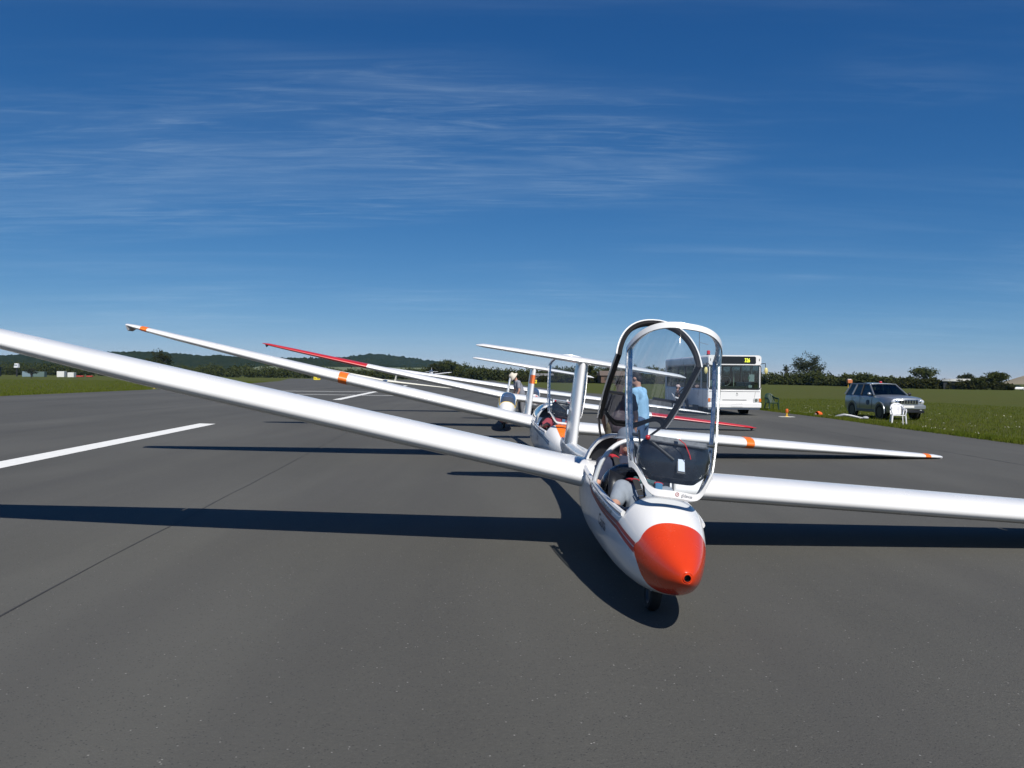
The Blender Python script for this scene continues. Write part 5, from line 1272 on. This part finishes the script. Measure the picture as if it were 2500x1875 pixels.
hill('far_ridge', -900, 60, 1750, 2250, [(p, hz(q, 2250, p) + 1.65) for p, q in ((500, 892), (700, 884), (800, 879), (860, 876), (900, 871), (930, 869), (1000, 879), (1060, 885), (1090, 892), (1120, 896), (1160, 902), (1220, 912))], WOOD, 5.0, 13, 8.0)
# pale field on the lower slope in front of the far ridge
mb = MB(); mb.grid([[(x, y, z + .0) for x in np.linspace(-320, -95, 30)] for y, z in ((900, .2), (1000, 8.5), (1045, 12.0), (1049, 11.8))]); struct(mb.build('slope_field', FIELD))
mass('slope_hedge', [(-330, 880, 7), (-250, 870, 7), (-180, 860, 7), (-120, 850, 7), (-60, 840, 9)], LEAF, 1.1, 200, .4, 6.0, 'hedgerow trees below the pale sloping field', 'hedgerow')
mb = MB(); mb.grid([[(y * (.592 + u), y, 7.5 * smooth01(u / .03) * (y - 519) / 240) for u in np.linspace(0, .6, 40)] for y in (519, 600, 680, 760)]); struct(mb.build('dry_hill', DRY))

# ------------------------------------------------------------------ far buildings, containers, cars
t = thing('barn', 'dark open-fronted barn with pale shallow-pitched roof beyond the field', 'barn', (102.5, 190, ground_z(102.5, 190)), (0, 0, R(-28)))
BARN = mat('dark_barn_cladding', (.022, .026, .030), .8, var=.1, vscale=2); PALE = mat('pale_sheet_roof', (.42, .43, .40), .7, var=.06, vscale=1)
MB().box((0, 0, .95), (5.2, 4.2, 1.9)).build('wall', BARN, t)
MB().add([(-2.9, -2.3, 1.9), (2.9, -2.3, 1.9), (2.9, 0, 2.45), (-2.9, 0, 2.45), (-2.9, 2.3, 1.9), (2.9, 2.3, 1.9)], [(0, 1, 2, 3), (3, 2, 5, 4)], 0, False).build('roof', PALE, t).modifiers.new('t', 'SOLIDIFY').thickness = .12
for x in (-1.3, 1.3): MB().box((x, -2.14, .9), (.16, .1, 1.8)).build('post', mat('barn_post', (.25, .27, .25), .8), t)
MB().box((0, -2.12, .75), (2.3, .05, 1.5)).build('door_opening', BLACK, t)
def small_car(label, loc, rz, m, k=1.0):
    t = thing('parked_car', label, 'car', loc, (0, 0, rz))
    P = [[(x * w * k, y * k, z * k) for x, z in ((-1, .3), (-1, zt * .7), (-.85, zt), (.85, zt), (1, zt * .7), (1, .3))] for y, w, zt in ((-2.0, .7, .62), (-1.9, .82, .72), (-.9, .85, .90), (1.6, .85, .95), (2.0, .8, .85))]
    mb = MB(); mb.grid(P, cv=True); mb.add(P[0], [tuple(range(6))]); mb.add(P[-1], [tuple(range(6))]); mb.build('body', m, t)
    P = [[(x * w * k, y * k, z * k) for x, z in ((-1, .88), (-.82, zt), (.82, zt), (1, .88))] for y, w, zt in ((-.9, .80, .92), (-.3, .78, 1.38), (1.2, .78, 1.42), (1.9, .76, .98))]
    MB().grid(P).build('cabin', CARGLASS, t)
    MB().add([(-.62 * k, -.3 * k, 1.40 * k), (.62 * k, -.3 * k, 1.40 * k), (.62 * k, 1.2 * k, 1.44 * k), (-.62 * k, 1.2 * k, 1.44 * k)], [(0, 1, 2, 3)]).build('roof', m, t)
    for sx in (-1, 1):
        for y in (-1.25, 1.25): wheel('wheel', t, (sx * .76 * k, y * k, .3 * k), .3 * k, .2 * k)
small_car('blue car parked under the dark trees by the barn', (109.8, 183.5, ground_z(110, 183)), R(75), mat('car_blue', (.03, .07, .22), .3, coat=.5), .8)
small_car('white car parked beside the blue one near the barn', (112.3, 183, ground_z(112, 183)), R(80), mat('car_white', (.7, .7, .7), .3, coat=.5), .8)
# bungalow behind the right field
t = thing('bungalow', 'low bungalow with brown pitched roof among trees', 'house', (32.5, 268, 0), (0, 0, R(8)))
MB().box((0, 0, 1.2), (8.5, 5, 2.4)).build('wall', mat('dark_brick', (.12, .075, .055), .9, var=.1), t)
MB().add([(-4.7, -2.9, 2.35), (4.7, -2.9, 2.35), (4.2, 0, 3.9), (-4.2, 0, 3.9), (-4.7, 2.9, 2.35), (4.7, 2.9, 2.35)], [(0, 1, 2, 3), (3, 2, 5, 4), (0, 3, 4), (1, 5, 2)], 0, False).build('roof', mat('brown_tiles', (.11, .085, .07), .9, var=.12), t)
for x in (-2.6, .2, 2.8): MB().box((x, -2.52, 1.3), (1.1, .06, 1.0)).build('window', WINDOW, t)
t = thing('shed', 'grey roofed shed in front of the trees behind the bucket-hat person', 'shed', (11.5, 300, 0), (0, 0, R(5)))
MB().box((0, 0, 1.1), (6.5, 4, 2.2)).build('wall', mat('shed_boards', (.13, .12, .11), .9, var=.1), t)
MB().add([(-3.5, -2.3, 2.1), (3.5, -2.3, 2.1), (3.5, 0, 3.0), (-3.5, 0, 3.0), (-3.5, 2.3, 2.1), (3.5, 2.3, 2.1)], [(0, 1, 2, 3), (3, 2, 5, 4)], 0, False).build('roof', mat('shed_roof', (.16, .16, .16), .8), t)
MB().box((-1.8, -2.03, .95), (1.0, .06, 1.9)).build('door', PALE, t)
# left airfield corner
t = thing('hangar', 'dark low hangar at the edge of the left field', 'building', (-200, 305, 0), (0, 0, R(8)))
MB().box((0, 0, 1.7), (16, 9, 3.4)).build('wall', mat('hangar_dark', (.030, .030, .042), .7, var=.1), t)
MB().box((0, 0, 3.5), (16.4, 9.4, .2)).build('roof', mat('hangar_roof', (.06, .06, .075), .7), t)
MB().box((2.2, -4.53, 1.2), (2.2, .06, 2.4)).build('door', mat('brown_door', (.16, .13, .11), .8), t)
MB().box((.4, -4.53, 1.9), (1.7, .06, .9)).build('notice_board', PWHITE, t)
t = thing('control_cabin', 'small white glazed lookout cabin on a post above the hangar', 'cabin', (-186.5, 310, 0))
MB().tube([(0, 0, 0), (0, 0, 3.4)], .3, 10).build('post', DKMETAL, t)
MB().box((0, 0, 4.1), (1.5, 1.5, 1.6), taper=(.75, .75)).build('cabin', PWHITE, t, bevel=.06)
for x in (-.35, .0, .35): MB().box((x, -.72, 4.2), (.22, .06, .7)).build('window', WINDOW, t)
def container(label, x, y, w, h, m):
    t = thing('container', label, 'container', (x, y, ground_z(x, y)), (0, 0, R(8)), None)
    MB().box((0, 0, h / 2), (w, 2.4, h)).build('box', m, t, bevel=.04)
    n = int(w / .45)
    for i in range(n): MB().box((-w / 2 + (i + .5) * w / n, -1.215, h / 2), (.12, .03, h * .86)).build('rib', m, t)
container('pale blue-grey container beside the dark hangar', -176.5, 300, 2.9, 1.9, mat('container_blue', (.17, .24, .28), .6))
container('grey-green container next to the pale blue one', -172.0, 300, 3.8, 1.9, mat('container_green', (.10, .15, .14), .6))
container('tall white container behind the thorn bush', -163.0, 298, 2.5, 2.1, mat('container_white', (.62, .63, .62), .6))
container('shorter white container right of the tall white one', -158.8, 297, 2.1, 1.7, mat('container_white', (.62, .63, .62), .6))
MB_ = mat('red_tarpaulin', (.45, .05, .035), .7)
for i, (x, lab) in enumerate(((-149.5, 'low red covered trolley right of the white containers'), (-146.2, 'smaller low red trolley beside another red one'))):
    t = thing('trolley', lab, 'trolley', (x, 285, 0))
    MB().box((0, 0, .42), (2.3 - i * .4, 1.2, .42)).build('cover', MB_, t, bevel=.1)
    for sx in (-1, 1): wheel('wheel', t, (sx * .7, -.5, .2), .2, .12)

# ------------------------------------------------------------------ grass blades and flowers on the verges
def blades(name, X, Y, h, w, m):
    n = len(X); Z = np.array([ground_z(x, y) for x, y in zip(X, Y)]); a = RNG.uniform(0, 2 * math.pi, n); hh = h * RNG.uniform(.35, 1.25, n); ln = hh * .55
    b0 = np.stack([X - np.cos(a) * w, Y - np.sin(a) * w, Z - .01], 1); b1 = np.stack([X + np.cos(a) * w, Y + np.sin(a) * w, Z - .01], 1)
    d = RNG.uniform(0, 2 * math.pi, n); tp = np.stack([X + np.cos(d) * ln * RNG.random(n), Y + np.sin(d) * ln * RNG.random(n), Z + hh], 1)
    V = np.stack([b0, b1, tp], 1).reshape(-1, 3)
    me = bpy.data.meshes.new(name); me.vertices.add(3 * n); me.vertices.foreach_set('co', V.astype(np.float32).ravel()); me.loops.add(3 * n); me.loops.foreach_set('vertex_index', np.arange(3 * n, dtype=np.int32)); me.polygons.add(n); me.polygons.foreach_set('loop_start', np.arange(0, 3 * n, 3, dtype=np.int32))
    me.update(calc_edges=True); me.materials.append(m); o = bpy.data.objects.new(name, me); COL.objects.link(o); return stuff(o)
BLADE = leaf_mat('grass_blade', (.092, .130, .014), (.134, .162, .022), (.168, .172, .037), .40)
def scatter(n, y0, y1, xf, spread, pw=1.6):
    Y = y0 + (y1 - y0) * RNG.random(n) ** 1.3; X = np.array([xf(y) for y in Y]) + spread * RNG.random(n) ** pw; return X, Y
X, Y = scatter(90000, 17, 80, lambda y: edge_x(RE, y) - .05, 26, 1.5); X2, Y2 = scatter(22000, 17, 70, lambda y: edge_x(RE, y) - .16, .7, 1.0)
tag(blades('verge_grass', np.concatenate([X, X2]), np.concatenate([Y, Y2]), .115, .012, BLADE), 'rough green grass on the verge around the silver car', 'grass')
Y = 50 + 130 * RNG.random(60000) ** 1.4; X = np.array([edge_x(LE, y) for y in Y]) + .1 - 75 * RNG.random(60000) ** 1.6
tag(blades('left_field_grass', X, Y, .15, .03, BLADE), 'mown green grass of the field left of the runway', 'grass')
n = 420; Y = RNG.uniform(19, 60, n); X = np.array([edge_x(RE, y) for y in Y]) + .5 + 14 * RNG.random(n); k = np.sin(X * 1.7) + np.sin(Y * 1.1 + X * .4) > .35; X, Y = X[k], Y[k]
C = np.repeat(np.stack([X, Y, np.array([ground_z(x, y) for x, y in zip(X, Y)]) + .10], 1), 3, 0) + RNG.normal(size=(len(X) * 3, 3)) * np.array([.05, .05, .012])
tag(stuff(quads('clover_flowers', C, .035, mat('white_petals', (.62, .60, .50), .9))), 'scattered small white clover flowers in the verge grass', 'flowers')

# ------------------------------------------------------------------ haze
me = bpy.data.meshes.new('haze'); bm = bmesh.new(); bmesh.ops.create_cube(bm, size=1.0)
for v in bm.verts: v.co = Vector((v.co.x * 7000, 1800 + v.co.y * 4600, 48 + v.co.z * 99))
bm.to_mesh(me); bm.free()
hm = bpy.data.materials.new('thin_air'); hm.use_nodes = True; nt = hm.node_tree; nt.nodes.clear()
ho = nt.nodes.new('ShaderNodeOutputMaterial'); hv = nt.nodes.new('ShaderNodeVolumePrincipled'); hv.inputs['Color'].default_value = (.30, .62, 1.0, 1); hv.inputs['Density'].default_value = .00005; hv.inputs['Anisotropy'].default_value = 0.0
nt.links.new(hv.outputs[0], ho.inputs['Volume']); me.materials.append(hm)
haze = bpy.data.objects.new('haze', me); COL.objects.link(haze); stuff(haze)
